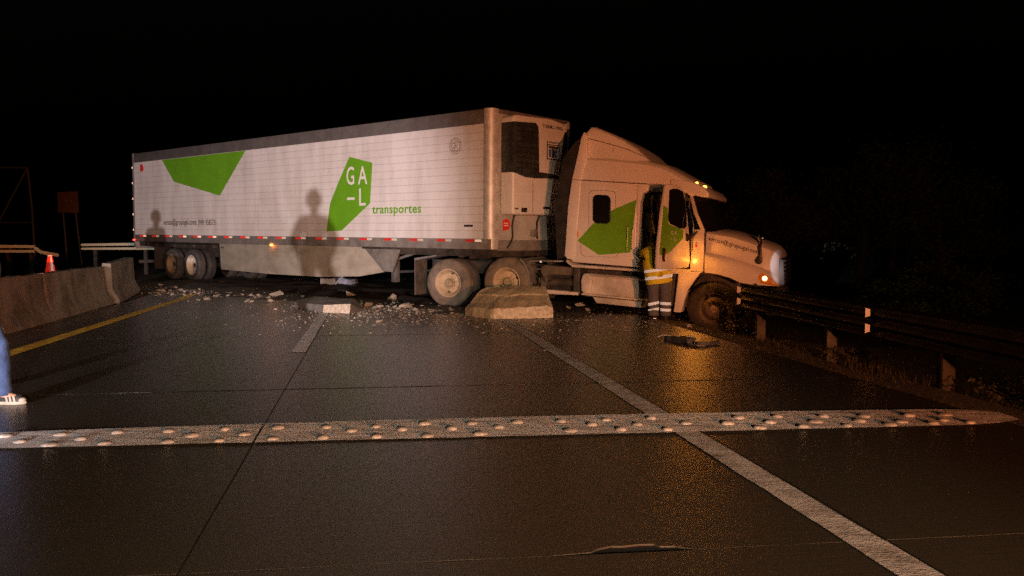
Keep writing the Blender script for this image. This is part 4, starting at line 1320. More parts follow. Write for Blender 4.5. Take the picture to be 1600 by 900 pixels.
def person(loc, rot, label, group, J, upper, lower, shoe, sole, hairm, extra=None, bulk=1.0, cap=1.0):
    p = empty('person', loc, label, 'person', group, rot)
    pts, ed = [(*J['pelvis'], (0.135, 0.11))], []
    chest = chain(pts, ed, 0, [(*J['waist'], (0.125, 0.10)), (*J['chest'], (0.15, 0.115))])
    nk = chain(pts, ed, chest, [(*J['neck'], 0.058), (*J['jaw'], (0.066, 0.074)), (*J['head'], (0.084, 0.098)), (*J['crown'], (0.062, 0.072))])
    hv = Vector(J['head'])
    fc = Vector(J.get('face', (0, 1, 0)))
    chain(pts, ed, nk - 1, [(*(hv + fc * 0.085 + Vector((0, 0, -0.02))), 0.014)])
    for s in ('l', 'r'):
        sh, el, wr = Vector(J['shoulder_' + s]), Vector(J['elbow_' + s]), Vector(J['wrist_' + s])
        w = chain(pts, ed, chest, [(*sh, 0.055), (*el, 0.042), (*wr, 0.028)])
        hand(pts, ed, w, wr, wr - el, fc)
        hp, kn, an = Vector(J['hip_' + s]), Vector(J['knee_' + s]), Vector(J['ankle_' + s])
        toe = Vector(J['toe_' + s])
        chain(pts, ed, 0, [(*hp, 0.088), (*kn, 0.056), (*an, 0.042), (*toe, 0.035)])
    skin_mesh('body', pts, ed, M['skin'], p)
    pts, ed = [(*J['waist'], (0.152 * bulk, 0.125 * bulk))], []
    ch = chain(pts, ed, 0, [(*J['chest'], (0.178 * bulk, 0.14 * bulk))])
    chain(pts, ed, ch, [(*(Vector(J['chest']).lerp(Vector(J['neck']), 0.62)), (0.10 * bulk * cap, 0.09 * bulk * cap))])
    hem = Vector(J['pelvis']) + Vector((0, 0, J.get('hem', -0.10)))
    chain(pts, ed, 0, [(*J['pelvis'], (0.170 * bulk, 0.142 * bulk)), (*hem, (0.176 * bulk, 0.15 * bulk))])
    for s in ('l', 'r'):
        sh, el, wr = Vector(J['shoulder_' + s]), Vector(J['elbow_' + s]), Vector(J['wrist_' + s])
        chain(pts, ed, ch, [(*sh, 0.080 * bulk * cap), (*el, 0.062 * bulk * cap), (*(el.lerp(wr, 0.92)), 0.050 * bulk)])
    jk = skin_mesh('jacket', pts, ed, upper, p)
    if J.get('skirt'):
        bm = bmesh.new()
        rows = []
        for z, rx, ry in ((1.20, 0.165, 0.115), (1.10, 0.178, 0.145), (1.00, 0.190, 0.168), (0.90, 0.198, 0.178), (0.82, 0.202, 0.180), (0.81, 0.190, 0.170)):
            rows.append([bm.verts.new((rx * bulk * math.cos(2 * math.pi * k / 28) * (1 + 0.02 * math.sin(5 * k)), ry * bulk * math.sin(2 * math.pi * k / 28) * (1 + 0.03 * math.sin(3 * k + z * 9)), z)) for k in range(28)])
        for a, b in zip(rows, rows[1:]):
            for k in range(28):
                bm.faces.new((a[k], a[(k + 1) % 28], b[(k + 1) % 28], b[k]))
        from_bm('jacket_hem', bm, upper, p, smooth=True)
    bm = bmesh.new()
    pv = Vector(J['pelvis'])
    add_tube(bm, [pv + Vector((0, 0, 0.10)), pv + Vector((0, 0, 0.02)), pv + Vector((0, 0, -0.07)), pv + Vector((0, 0, -0.12))], [0.150, 0.160, 0.150, 0.09], 20)
    for s in ('l', 'r'):
        hp, kn, an = Vector(J['hip_' + s]), Vector(J['knee_' + s]), Vector(J['ankle_' + s])
        ps, rs = [], []
        for t, r in ((-0.12, 0.085), (0.0, 0.098), (0.25, 0.100), (0.5, 0.092), (0.75, 0.085), (1.0, 0.080)):
            ps.append(hp.lerp(kn, t))
            rs.append(r * bulk)
        for t, r in ((0.2, 0.082), (0.4, 0.080), (0.6, 0.076), (0.8, 0.077), (0.92, 0.080), (1.06, 0.074)):
            ps.append(kn.lerp(an, t))
            rs.append(r * bulk)
        add_tube(bm, ps, rs, 18)
    bmesh.ops.subdivide_edges(bm, edges=bm.edges[:], cuts=1, use_grid_fill=True)
    for v in bm.verts:
        nz = noise.noise(Vector((v.co.x * 9, v.co.y * 9, v.co.z * 16)))
        c = Vector((v.co.x - pv.x, v.co.y - pv.y, 0))
        v.co += c.normalized() * nz * 0.009
    from_bm('trousers', bm, lower, p, smooth=True)
    for s in ('l', 'r'):
        an, toe = Vector(J['ankle_' + s]), Vector(J['toe_' + s])
        d = Vector((toe.x - an.x, toe.y - an.y, 0)).normalized()
        q = Vector((-d.y, d.x, 0))
        def ring(bm, k, n=18, s0=0.0):
            out = []
            for i in range(n):
                a = 2 * math.pi * i / n
                L = math.cos(a)
                wv = math.sin(a) * (0.043 + 0.006 * L)
                out.append((an + d * (0.075 + L * 0.140 * k) + q * wv * k))
            return out
        g = Vector((0, 0, -an.z + J.get('ground_' + s, 0.0)))
        bm = bmesh.new()
        lv = []
        for k, z in ((0.97, 0.001), (1.03, 0.008), (1.03, 0.022), (1.0, 0.027)):
            lv.append([bm.verts.new(v + g + Vector((0, 0, z))) for v in ring(bm, k)])
        for a, b in zip(lv, lv[1:]):
            for i in range(18):
                bm.faces.new((a[i], a[(i + 1) % 18], b[(i + 1) % 18], b[i]))
        bm.faces.new(lv[0])
        bm.faces.new(lv[-1])
        so = from_bm('shoe', bm, sole, p, smooth='auto')
        bm = bmesh.new()
        lv = []
        for k, z, back in ((0.97, 0.026, 0), (0.95, 0.045, 0.0), (0.80, 0.070, 0.012), (0.52, 0.092, 0.035), (0.42, 0.115, 0.045)):
            lv.append([bm.verts.new(v - d * back + g + Vector((0, 0, z))) for v in ring(bm, k)])
        for a, b in zip(lv, lv[1:]):
            for i in range(18):
                bm.faces.new((a[i], a[(i + 1) % 18], b[(i + 1) % 18], b[i]))
        bm.faces.new(lv[-1])
        from_bm('shoe_upper', bm, shoe, so, smooth=True)
        if extra == 'sneakers':
            for sg in (-1, 1):
                for i in range(3):
                    u = 0.070 + i * 0.032
                    bm = bmesh.new()
                    pr = [(u, 0.026, 0.0475), (u + 0.018, 0.026, 0.0475), (u - 0.004, 0.050, 0.0455), (u + 0.014, 0.050, 0.0455), (u - 0.016, 0.076, 0.0365), (u + 0.002, 0.076, 0.0365)]
                    vs = [bm.verts.new(an + d * a + q * (sg * o * (1 - max(0, a - 0.12) * 2.6)) + g + Vector((0, 0, z))) for a, z, o in pr]
                    bm.faces.new((vs[0], vs[1], vs[3], vs[2]))
                    bm.faces.new((vs[2], vs[3], vs[5], vs[4]))
                    from_bm('side_stripe', bm, M['sole_white'], so)
            bm = bmesh.new()
            bmesh.ops.create_icosphere(bm, subdivisions=2, radius=1.0, matrix=Matrix.Translation(an + d * 0.178 + g + Vector((0, 0, 0.036))) @ Matrix.Diagonal((0.040, 0.034, 0.024, 1)))
            from_bm('toe_cap', bm, M['sole_white'], so, smooth=True)
    # hair
    bm = bmesh.new()
    bmesh.ops.create_icosphere(bm, subdivisions=3, radius=1.0)
    for v in bm.verts:
        c = v.co.copy()
        if c.dot(fc) > 0.55 and c.z < 0.45:
            c *= 0.86
        if c.z < -0.45:
            c *= 0.8
        v.co = hv + Vector((0, 0, 0.018)) + Vector((c.x * 0.100, c.y * 0.106, c.z * 0.118)) * cap * (1 + 0.03 * noise.noise(c * 5))
    from_bm('hair', bm, hairm, p, smooth=True)
    return p


def standing(h=1.0, spread=0.12, arms='down'):
    J = dict(pelvis=(0, 0, 0.95), waist=(0, 0.0, 1.10), chest=(0, 0.0, 1.32), neck=(0, 0.01, 1.49), jaw=(0, 0.03, 1.565), head=(0, 0.025, 1.645), crown=(0, 0.015, 1.72), face=(0, 1, 0))
    for s, sg in (('l', -1), ('r', 1)):
        J['shoulder_' + s] = (0.185 * sg, 0, 1.425)
        J['elbow_' + s] = (0.27 * sg, -0.05, 1.15)
        J['wrist_' + s] = (0.22 * sg, 0.10, 0.95) if arms == 'down' else (0.08 * sg, 0.22, 1.12)
        J['hip_' + s] = (0.095 * sg, 0, 0.90)
        J['knee_' + s] = (spread * sg, 0.03, 0.49)
        J['ankle_' + s] = (spread * sg, 0.0, 0.09)
        J['toe_' + s] = (spread * 1.3 * sg, 0.15, 0.04)
    J = {k: tuple(h * c for c in v) if k != 'face' else v for k, v in J.items()}
    J['skirt'] = True
    return J


# responder leaning into the cab
zg = -0.04
RJ = dict(pelvis=(-0.01, 0.04, 0.80), waist=(-0.05, 0.06, 0.96), chest=(-0.10, 0.12, 1.15), neck=(-0.08, 0.28, 1.32), jaw=(-0.07, 0.35, 1.36), head=(-0.065, 0.39, 1.43), crown=(-0.05, 0.41, 1.50), face=(0, 0.9, -0.35), hem=-0.13,
          shoulder_l=(-0.24, 0.18, 1.25), elbow_l=(-0.29, 0.42, 1.18), wrist_l=(-0.24, 0.62, 1.25),
          shoulder_r=(0.10, 0.20, 1.26), elbow_r=(0.20, 0.42, 1.14), wrist_r=(0.14, 0.60, 1.22),
          hip_l=(-0.105, 0.02, 0.78), knee_l=(-0.098, 0.03, 0.43), ankle_l=(-0.090, -0.01, 0.09), toe_l=(-0.10, 0.15, 0.04),
          hip_r=(0.105, 0.02, 0.78), knee_r=(0.118, 0.02, 0.43), ankle_r=(0.125, 0.0, 0.09), toe_r=(0.15, 0.15, 0.04))
resp = person((2.665, 15.06, zg), (0, 0, R(-8)), 'responder in yellow hi-vis jacket leaning into the open truck cab', None, RJ, M['vest'], M['trouser_grey'], M['boot'], M['boot'], M['hair'], None, 1.22)


def body_band(name, c, n, rx, ry, h, m, parent, tilt=0.0, seg=28):
    bm = bmesh.new()
    A, B = [], []
    for i in range(seg):
        a = 2 * math.pi * i / seg
        x, y = c[0] + rx * math.cos(a), c[1] + ry * math.sin(a)
        dz = tilt * (x - c[0])
        A.append(bm.verts.new((x, y, c[2] + dz)))
        B.append(bm.verts.new((x, y, c[2] + dz + h)))
    for i in range(seg):
        bm.faces.new((A[i], A[(i + 1) % seg], B[(i + 1) % seg], B[i]))
    return from_bm(name, bm, m, parent, smooth=True)


bm = bmesh.new()
rows = []
for cx, cy, cz, rx, ry in ((-0.085, 0.11, 1.10, 0.205, 0.150), (-0.065, 0.085, 1.02, 0.220, 0.185), (-0.045, 0.06, 0.93, 0.226, 0.200), (-0.020, 0.05, 0.82, 0.232, 0.208), (0.000, 0.045, 0.70, 0.238, 0.212), (0.0, 0.045, 0.665, 0.230, 0.205)):
    rows.append([bm.verts.new((cx + rx * math.cos(2 * math.pi * k / 28) * (1 + 0.02 * math.sin(5 * k)), cy + ry * math.sin(2 * math.pi * k / 28) * (1 + 0.025 * math.sin(3 * k + cz * 9)), cz + 0.13 * rx * math.cos(2 * math.pi * k / 28))) for k in range(28)])
for a, b in zip(rows, rows[1:]):
    for k in range(28):
        bm.faces.new((a[k], a[(k + 1) % 28], b[(k + 1) % 28], b[k]))
from_bm('jacket_hem', bm, M['vest'], resp, smooth=True)
body_band('reflective_band', (-0.030, 0.055, 0.885), 0, 0.238, 0.214, 0.050, M['retro_white'], resp, 0.15)
body_band('reflective_band', (-0.006, 0.047, 0.750), 0, 0.246, 0.222, 0.058, M['retro_white'], resp, 0.13)
for x0, kk in ((-0.094, 0.22), (0.121, -0.04)):
    body_band('ankle_band', (x0, 0.010, 0.275), 0, 0.099, 0.099, 0.05, M['retro_white'], resp, kk)
    body_band('ankle_band', (x0, 0.004, 0.160), 0, 0.096, 0.096, 0.05, M['retro_white'], resp, kk)
box('heel_tab', -0.095, -0.045, -0.082, -0.072, 0.022, 0.04, M['retro_white'], resp)

# man at the left edge of the picture, shoe and trouser leg in view
SJ = standing()
for sd, sg in (('l', -1), ('r', 1)):
    SJ['elbow_' + sd] = (0.31 * sg, -0.02, 1.17)
    SJ['wrist_' + sd] = (0.25 * sg, 0.06, 0.97)
SJ['hip_r'] = (0.12, 0.0, 0.90)
SJ['knee_r'] = (0.335, -0.02, 0.50)
SJ['ankle_r'] = (0.395, -0.08, 0.09)
SJ['toe_r'] = (0.56, -0.085, 0.04)
man = person((-4.82, 7.22, 0.0), (0, 0, 0), 'bystander in blue jeans and black striped sneakers at the left edge', None, SJ, M['dark_cloth'], M['denim'], M['shoe_black'], M['sole_white'], M['dark_cloth'], 'sneakers', 1.15, 1.28)
by = person((-8.47, 12.5, -0.05), (0, 0, R(-30)), 'bystander in dark jacket behind the barrier whose shadow falls near the trailer wheels', None, standing(1.0, arms='front'), M['dark_cloth'], M['trouser_grey'], M['boot'], M['boot'], M['dark_cloth'], None, 1.15, 1.25)

# ------------------------------------------------------------------ concrete barriers and rubble
def barrier(x0, y0, x1, y1, label, m, h=0.83, yaw_tilt=0.0, lean=0.0):
    L = math.hypot(x1 - x0, y1 - y0)
    ang = math.atan2(y1 - y0, x1 - x0)
    o = empty('concrete_barrier', (x0, y0, rise(y0) - 0.006), label, 'barrier', 'concrete barrier sections along the median', (lean, yaw_tilt, ang))
    prof = [(0.0, 0.0), (0.0, 0.08), (0.14, 0.30), (0.20, h), (0.36, h), (0.42, 0.30), (0.54, 0.08), (0.54, 0.0)]
    bm = bmesh.new()
    n = 16
    rows = []
    for i in range(n + 1):
        rows.append([bm.verts.new((L * i / n, y, z)) for y, z in prof])
    for a, b in zip(rows, rows[1:]):
        for j in range(len(prof)):
            k = (j + 1) % len(prof)
            bm.faces.new((a[j], a[k], b[k], b[j]))
    bm.faces.new(rows[0])
    bm.faces.new(rows[-1])
    for v in bm.verts:
        q = Vector(noise.noise_vector(v.co * 3.5 + Vector((x0, y0, 0)))) * 0.016
        if v.co.z < 0.02:
            q.z = 0
        v.co += q
    from_bm('concrete_section', bm, M['concrete'], o)
    bm = bmesh.new()
    rr = random.Random(int(x0 * 100))
    e = []
    pe = [(y, z) for y, z in prof[1:5]]
    for i, (y, z) in enumerate(pe):
        e.append((y, z))
    fa = [bm.verts.new((L + 0.004, y, z)) for y, z in prof]
    bm.faces.new(fa)
    from_bm('end_face', bm, M['concrete_pale'], o)
    bm = bmesh.new()
    ch = [(0.0, 0.085), (0.07, 0.19), (0.14, 0.31), (0.168, 0.55), (0.20, h - 0.005)]
    A = [bm.verts.new((L - rr.uniform(0.05, 0.16), y - 0.010, z)) for y, z in ch]
    B = [bm.verts.new((L + 0.006, y - 0.010, z)) for y, z in ch]
    for i in range(len(ch) - 1):
        bm.faces.new((A[i], A[i + 1], B[i + 1], B[i]))
    from_bm('chipped_edge', bm, m, o)
    return o


barrier(-6.75, 8.55, -7.56, 12.28, 'concrete barrier section cut off by the left picture edge', M['concrete_pale'])
barrier(-7.58, 12.36, -7.98, 14.55, 'short concrete barrier section at the left with a pale chipped right end', M['concrete_pale'])
barrier(-8.02, 14.62, -8.76, 18.28, 'middle concrete barrier section below the traffic cone', M['concrete_pale'])
barrier(-8.72, 18.42, -9.68, 21.6, 'tilted last concrete barrier section nearest the trailer wheels', M['concrete_pale'], h=0.88, yaw_tilt=R(-1.0), lean=R(3))


def hull(name, pts, mats, label, cat, group=None, amp=0.02, freq=7, cuts=2, bright=None, loc=(0, 0, 0)):
    bm = bmesh.new()
    vs = [bm.verts.new(p) for p in pts]
    bmesh.ops.convex_hull(bm, input=vs)
    loose = [v for v in bm.verts if not v.link_faces]
    if loose:
        bmesh.ops.delete(bm, geom=loose, context='VERTS')
    bmesh.ops.recalc_face_normals(bm, faces=bm.faces[:])
    for f in bm.faces:
        if bright and bright(f):
            f.material_index = 1
    bmesh.ops.triangulate(bm, faces=bm.faces[:])
    bmesh.ops.subdivide_edges(bm, edges=bm.edges[:], cuts=cuts, use_grid_fill=True)
    for v in bm.verts:
        q = Vector(noise.noise_vector(v.co * freq)) * amp + Vector(noise.noise_vector(v.co * freq * 3.1)) * amp * 0.45
        v.co += q
    o = from_bm(name, bm, mats, None, loc=loc)
    return tag(o, label, cat, group)


# broken barrier piece in front of the drive wheels: stepped top, fresh break at the front
blk = [(0.0, -0.01), (0.0, 0.10), (0.02, 0.17), (0.26, 0.265), (0.285, 0.285), (0.56, 0.385), (0.585, 0.41), (0.80, 0.49), (1.0, 0.535), (1.10, 0.40), (1.12, -0.01)]
bm = bmesh.new()
rows = []
nb = 26
for i in range(nb + 1):
    t = i / nb
    y0 = 15.50 - 2.25 * t if t < 0.33 else 14.75 + 0.24 * (t - 0.33) / 0.67
    y1 = 16.0
    row = []
    for k, (d, z) in enumerate(blk):
        xl, xr = -0.88 + 0.36 * min(d, 1), 0.74 - 0.10 * min(d, 1)
        y = y0 + (y1 - y0) * d
        zz_ = z * (0.92 + 0.08 * t) + (0.05 * t if 1 < k < 4 else 0)
        p = Vector((xl + (xr - xl) * t, y - 15.3, zz_))
        if k > 0:
            p += Vector(noise.noise_vector(p * 2.6)) * 0.030 + Vector(noise.noise_vector(p * 9)) * 0.012 + Vector(noise.noise_vector(p * 23)) * 0.007
            if k in (2, 3):
                p.z += 0.022 * noise.noise(Vector((t * 9, 0, 2))) - (0.03 if t > 0.93 else 0)
        row.append(bm.verts.new(p))
    rows.append(row)
for i, (a, b) in enumerate(zip(rows, rows[1:])):
    for j in range(len(blk) - 1):
        f = bm.faces.new((a[j], a[j + 1], b[j + 1], b[j]))
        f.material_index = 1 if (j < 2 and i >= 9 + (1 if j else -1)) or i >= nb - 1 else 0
bm.faces.new(rows[0])
bm.faces.new(rows[-1]).material_index = 1
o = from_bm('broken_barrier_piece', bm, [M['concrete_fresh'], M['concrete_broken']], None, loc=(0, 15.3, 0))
tag(o, 'large broken barrier block lying in front of the truck rear wheels', 'concrete block')
chp = [(-4.55, 17.30, 0), (-3.66, 16.05, 0), (-3.10, 15.80, 0), (-2.95, 16.6, 0), (-4.3, 17.9, 0), (-4.52, 17.2, 0.12), (-3.64, 16.08, 0.15), (-3.08, 15.84, 0.19), (-3.2, 16.9, 0.21), (-4.25, 17.75, 0.20)]
off = Vector((-3.7, 16.7, 0))
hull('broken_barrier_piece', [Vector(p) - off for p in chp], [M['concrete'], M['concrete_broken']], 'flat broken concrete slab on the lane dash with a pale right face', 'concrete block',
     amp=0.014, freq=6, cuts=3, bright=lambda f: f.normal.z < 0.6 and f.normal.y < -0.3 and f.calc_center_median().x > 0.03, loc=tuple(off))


def chunk_mesh(seed, r=1.0):
    rr = random.Random(seed)
    bm = bmesh.new()
    vs = [bm.verts.new((rr.uniform(-1, 1) * r, rr.uniform(-0.8, 0.8) * r, rr.uniform(-0.42, 0.5) * r)) for _ in range(14)]
    bmesh.ops.convex_hull(bm, input=vs)
    lo = [v for v in bm.verts if not v.link_faces]
    if lo:
        bmesh.ops.delete(bm, geom=lo, context='VERTS')
    bmesh.ops.recalc_face_normals(bm, faces=bm.faces[:])
    me = bpy.data.meshes.new('concrete_chunk')
    bm.to_mesh(me)
    bm.free()
    me.materials.append(M['concrete_broken'])
    return me


CH = [chunk_mesh(i) for i in range(7)]
named = [(-3.93, 20.2, 0.17, 'pale flat chunk of concrete behind the broken slab, left of the landing leg'), (-2.81, 19.5, 0.17, 'pale jagged chunk of concrete just left of the truck mud flap'),
         (-2.28, 14.2, 0.075, 'lone pale concrete chunk lying on bare road nearest the camera left of the rear wheels'), (-2.18, 17.0, 0.15, 'tan chunk of concrete lying closest before the truck rear wheel'),
         (-5.71, 20.1, 0.19, 'pointed pale chunk of concrete left of the flat broken slab'), (2.87, 13.4, 0.075, 'small pale concrete chunk on wet road in the amber reflection'),
         (1.42, 17.3, 0.13, 'rounded pale concrete chunk left of the truck steps')]
spots = [(x, y, r, l, None) for x, y, r, l in named]
GL = 'pale fist sized concrete chunk in the rubble trail beside the trailer'
GG = 'rubble chunks along the trailer'
for x, y, r in ((-1.9, 16.48, .09), (-3.04, 17.58, .12), (-2.75, 17.29, .09), (-5.45, 18.74, .10), (-4.7, 16.53, .07), (-7.13, 19.42, .09), (-9.7, 22.9, .10), (1.15, 16.87, .08), (1.5, 16.5, .07), (-9.5, 25.6, .12)):
    spots.append((x, y, r, GL, GG))
for i in range(125):
    p = rnd.random()
    x = -9.4 + p * 8.4 + rnd.gauss(0, 0.25)
    y = 22.3 - p * 6.0 + rnd.gauss(-0.2, 0.55)
    spots.append((x, y, rnd.uniform(0.022, 0.070), GL, GG))
for i, (x, y, r, l, g) in enumerate(spots):
    o = bpy.data.objects.new('concrete_chunk', CH[i % 7])
    link(o)
    o.location = (x, y, rise(y) + r * 0.34)
    o.scale = (r, r, r * 0.9)
    o.rotation_euler = (rnd.uniform(-0.2, 0.2), rnd.uniform(-0.2, 0.2), rnd.uniform(0, 6.3))
    tag(o, l, 'rubble', g)

# fine broken bits
gvv, gff = [], []
for i in range(9000):
    t = rnd.random()
    if t < 0.42:
        x, y = rnd.gauss(-2.0, 1.25), rnd.gauss(16.2, 1.35)
    elif t < 0.60:
        p = rnd.random()
        x, y = -9.8 + p * 8.6 + rnd.gauss(0, 0.2), 22.6 - p * 6.2 + rnd.gauss(0, 0.16)
    elif t < 0.86:
        p = rnd.random()
        x, y = -9.4 + p * 9.5 + rnd.gauss(0, 0.3), 22.4 - p * 6.6 + rnd.gauss(-0.2, 0.9)
    else:
        x, y = rnd.gauss(0.6, 1.7), rnd.gauss(14.6, 1.5)
    r = 0.004 + abs(rnd.gauss(0, 0.0078))
    z = rise(y)
    a = rnd.uniform(0, 6.3)
    b = len(gvv)
    asp = rnd.uniform(0.5, 1.0)
    for lvl, (q, zq) in enumerate(((1.0, 0.0), (0.8, rnd.uniform(0.35, 0.8)))):
        for k in range(5):
            t = a + k * 1.257 + rnd.uniform(-0.3, 0.3) + lvl * 0.4
            rk = r * q * rnd.uniform(0.75, 1.25)
            gvv.append((x + rk * math.cos(t), y + rk * asp * math.sin(t), z + r * zq * rnd.uniform(0.8, 1.2)))
    for k in range(5):
        gff.append((b + k, b + (k + 1) % 5, b + 5 + (k + 1) % 5, b + 5 + k))
    gff.append((b + 5, b + 6, b + 7, b + 8, b + 9))
gb = pydata('concrete_gravel', gvv, gff, M['gravel'])
tag(gb, 'scattered small broken concrete bits on the road', kind='stuff')

# torn bumper piece lying on the road in the amber reflection
deb = empty('bumper_scrap', (2.35, 11.2, 0), 'torn black bumper scrap with metal bracket lying on the wet road', 'debris')
bm = bmesh.new()
add_prism(bm, [(-0.20, 0.50), (-0.12, 0.50), (0.02, 0.30), (0.13, 0.10), (0.12, -0.02), (0.02, -0.04), (-0.08, 0.16), (-0.18, 0.40)], 0.004, 0.075, 'z')
rocky(bm, 0.03, 7, 2)
from_bm('plastic_shell', bm, M['rubber'], deb)
bm = bmesh.new()
add_prism(bm, [(0.12, -0.17), (0.30, -0.13), (0.46, -0.02), (0.45, 0.03), (0.28, -0.06), (0.10, -0.11)], 0.004, 0.05, 'z')
rocky(bm, 0.02, 8, 2)
from_bm('plastic_strip', bm, M['rubber'], deb)
tube('metal_bracket', [(-0.30, 0.42, 0.05), (-0.24, 0.43, 0.08), (-0.12, 0.43, 0.07)], 0.010, M['steel'], deb)
tube('metal_bracket', [(0.02, -0.02, 0.07), (0.02, 0.05, 0.1), (0.13, 0.05, 0.1), (0.13, -0.02, 0.07)], 0.007, M['steel'], deb)
tube('torn_edge', [(0.0, -0.16, 0.03), (0.08, -0.33, 0.03), (0.18, -0.35, 0.03)], 0.012, M['chassis_dusty'], deb)

sc1 = empty('sheet_metal_scrap', (-5.0, 23.4, 0.16), 'crumpled pale blue scrap lying under the trailer behind the skirt', 'debris')
bm = bmesh.new()
add_box(bm, -0.35, 0.05, -0.1, 0.2, 0, 0.16)
rocky(bm, 0.05, 5, 2)
from_bm('scrap_sheet', bm, M['trim_pale'], sc1)
bm = bmesh.new()
add_box(bm, 0.12, 0.62, -0.1, 0.2, 0.0, 0.15)
rocky(bm, 0.06, 5, 2)
from_bm('scrap_panel', bm, M['scrap_blue'], sc1)
tube('scrap_bar', [(0.05, -0.15, 0.0), (0.3, -0.1, 0.26)], 0.03, M['trim_pale'], sc1)

# ------------------------------------------------------------------ guard rails
def beam(bm, A, B, z0a, z1a, z0b, z1b, waves, depth=0.08, n=24, off=0.0, bend=None):
    A, B = Vector(A), Vector(B)
    d = (B - A).normalized()
    q = Vector((d.y, -d.x, 0))
    m = waves * 8
    rows = []
    for i in range(n + 1):
        t = i / n
        p = A.lerp(B, t)
        z0, z1 = z0a + (z0b - z0a) * t, z1a + (z1b - z1a) * t
        if bend:
            p = p + q * bend(t)
        rows.append([bm.verts.new((*(p + q * (depth * (0.5 - 0.5 * math.cos(2 * math.pi * waves * j / m)) + off)).xy, z0 + (z1 - z0) * j / m)) for j in range(m + 1)])
    for a, b in zip(rows, rows[1:]):
        for j in range(m):
            bm.faces.new((a[j], a[j + 1], b[j + 1], b[j]))


gr = empty('guard_rail', (4.4, 11, -0.13), 'dark low guard rail in front of the truck nose at the right verge', 'guard rail')
gl = gr.location
P0, P1, P2 = Vector((3.79, 13.9)), Vector((4.33, 10.0)), Vector((4.93, 5.4))
for (a, b, za, zb) in ((P0, P1, 0.69, 0.645), (P1 + Vector((0.0, -0.01)), P2, 0.65, 0.60)):
    bm = bmesh.new()
    beam(bm, (a.x - gl.x, a.y - gl.y, 0), (b.x - gl.x, b.y - gl.y, 0), za - 0.39 - gl.z, za - gl.z, zb - 0.40 - gl.z, zb - gl.z, 3, depth=-0.07)
    bmesh.ops.solidify(bm, geom=bm.faces[:], thickness=0.006)
    from_bm('rail_beam', bm, M['rail_rust'], gr, smooth=True)
for t, s in ((0.12, 1), (0.68, 1), (1.25, 1), (1.75, 1)):
    p = P0.lerp(P1, t) if t <= 1 else P1.lerp(P2, t - 1)
    box('post', p.x + 0.10 - gl.x, p.x + 0.24 - gl.x, p.y - 0.07 - gl.y, p.y + 0.07 - gl.y, -0.25, 0.70, M['wood'] if t < 0.8 else M['bark'], gr, 0.012)  # nearer posts coloured darker in place of weaker light
    box('rail_block', p.x + 0.075 - gl.x, p.x + 0.099 - gl.x, p.y - 0.07 - gl.y, p.y + 0.07 - gl.y, 0.45, 0.74, M['wood'], gr, 0.01)
for (p, zb_) in ((P0 + Vector((0.02, -0.10)), 0.69), (P1 + Vector((0.0, 0.02)), 0.645)):
    for dz in (0.10, 0.29):
        z = zb_ - dz - gl.z
        bm = bmesh.new()
        x, y = p.x - gl.x - 0.06, p.y - gl.y - 0.06
        vs = [(x - 0.025, y, z - 0.058), (x + 0.03, y, z - 0.042), (x + 0.03, y, z + 0.038), (x - 0.025, y, z + 0.058)]
        A = [bm.verts.new(v) for v in vs]
        B = [bm.verts.new((v[0] + 0.01, v[1] + 0.012, v[2])) for v in vs]
        bm.faces.new(A)
        bm.faces.new(B[::-1])
        for i in range(4):
            bm.faces.new((A[i], B[i], B[(i + 1) % 4], A[(i + 1) % 4]))
        from_bm('reflector', bm, M['retro_dim'], gr)

for nm, A, B, za, zb, lab in (('guard_rail', (-15.6, 30.2), (-10.6, 29.2), (1.03, 1.25), (1.05, 1.33), 'pale lit double guard rail far behind the cone beside the trailer tail'),
                              ('guard_rail', (-19.4, 30.3), (-17.0, 29.7), (0.92, 1.21), (0.94, 1.20), 'far guard rail end piece at the left edge under the gantry frame')):
    g = empty(nm, (A[0], A[1], 0.15), lab, 'guard rail')
    L = g.location
    for lo, hi in ((0.0, 0.34), (0.62, 1.0)):
        bm = bmesh.new()
        beam(bm, (0, 0, 0), (B[0] - A[0], B[1] - A[1], 0), za[0] + (za[1] - za[0]) * lo - L.z, za[0] + (za[1] - za[0]) * hi - L.z, zb[0] + (zb[1] - zb[0]) * lo - L.z, zb[0] + (zb[1] - zb[0]) * hi - L.z, 1, depth=0.05)
        from_bm('rail_beam', bm, M['galv'], g, smooth=True)
    for t in (0.1, 0.5, 0.9):
        x, y = (B[0] - A[0]) * t, (B[1] - A[1]) * t
        box('post', x - 0.06, x + 0.06, y + 0.05, y + 0.17, -0.2, 0.95, M['chassis'], g)
    if A[0] < -18:
        tube('curled_end', [(B[0] - A[0], B[1] - A[1], 0.95), (B[0] - A[0] + 0.25, B[1] - A[1] - 0.1, 0.80), (B[0] - A[0] + 0.9, B[1] - A[1] - 0.2, 0.70)], 0.06, M['galv'], g)

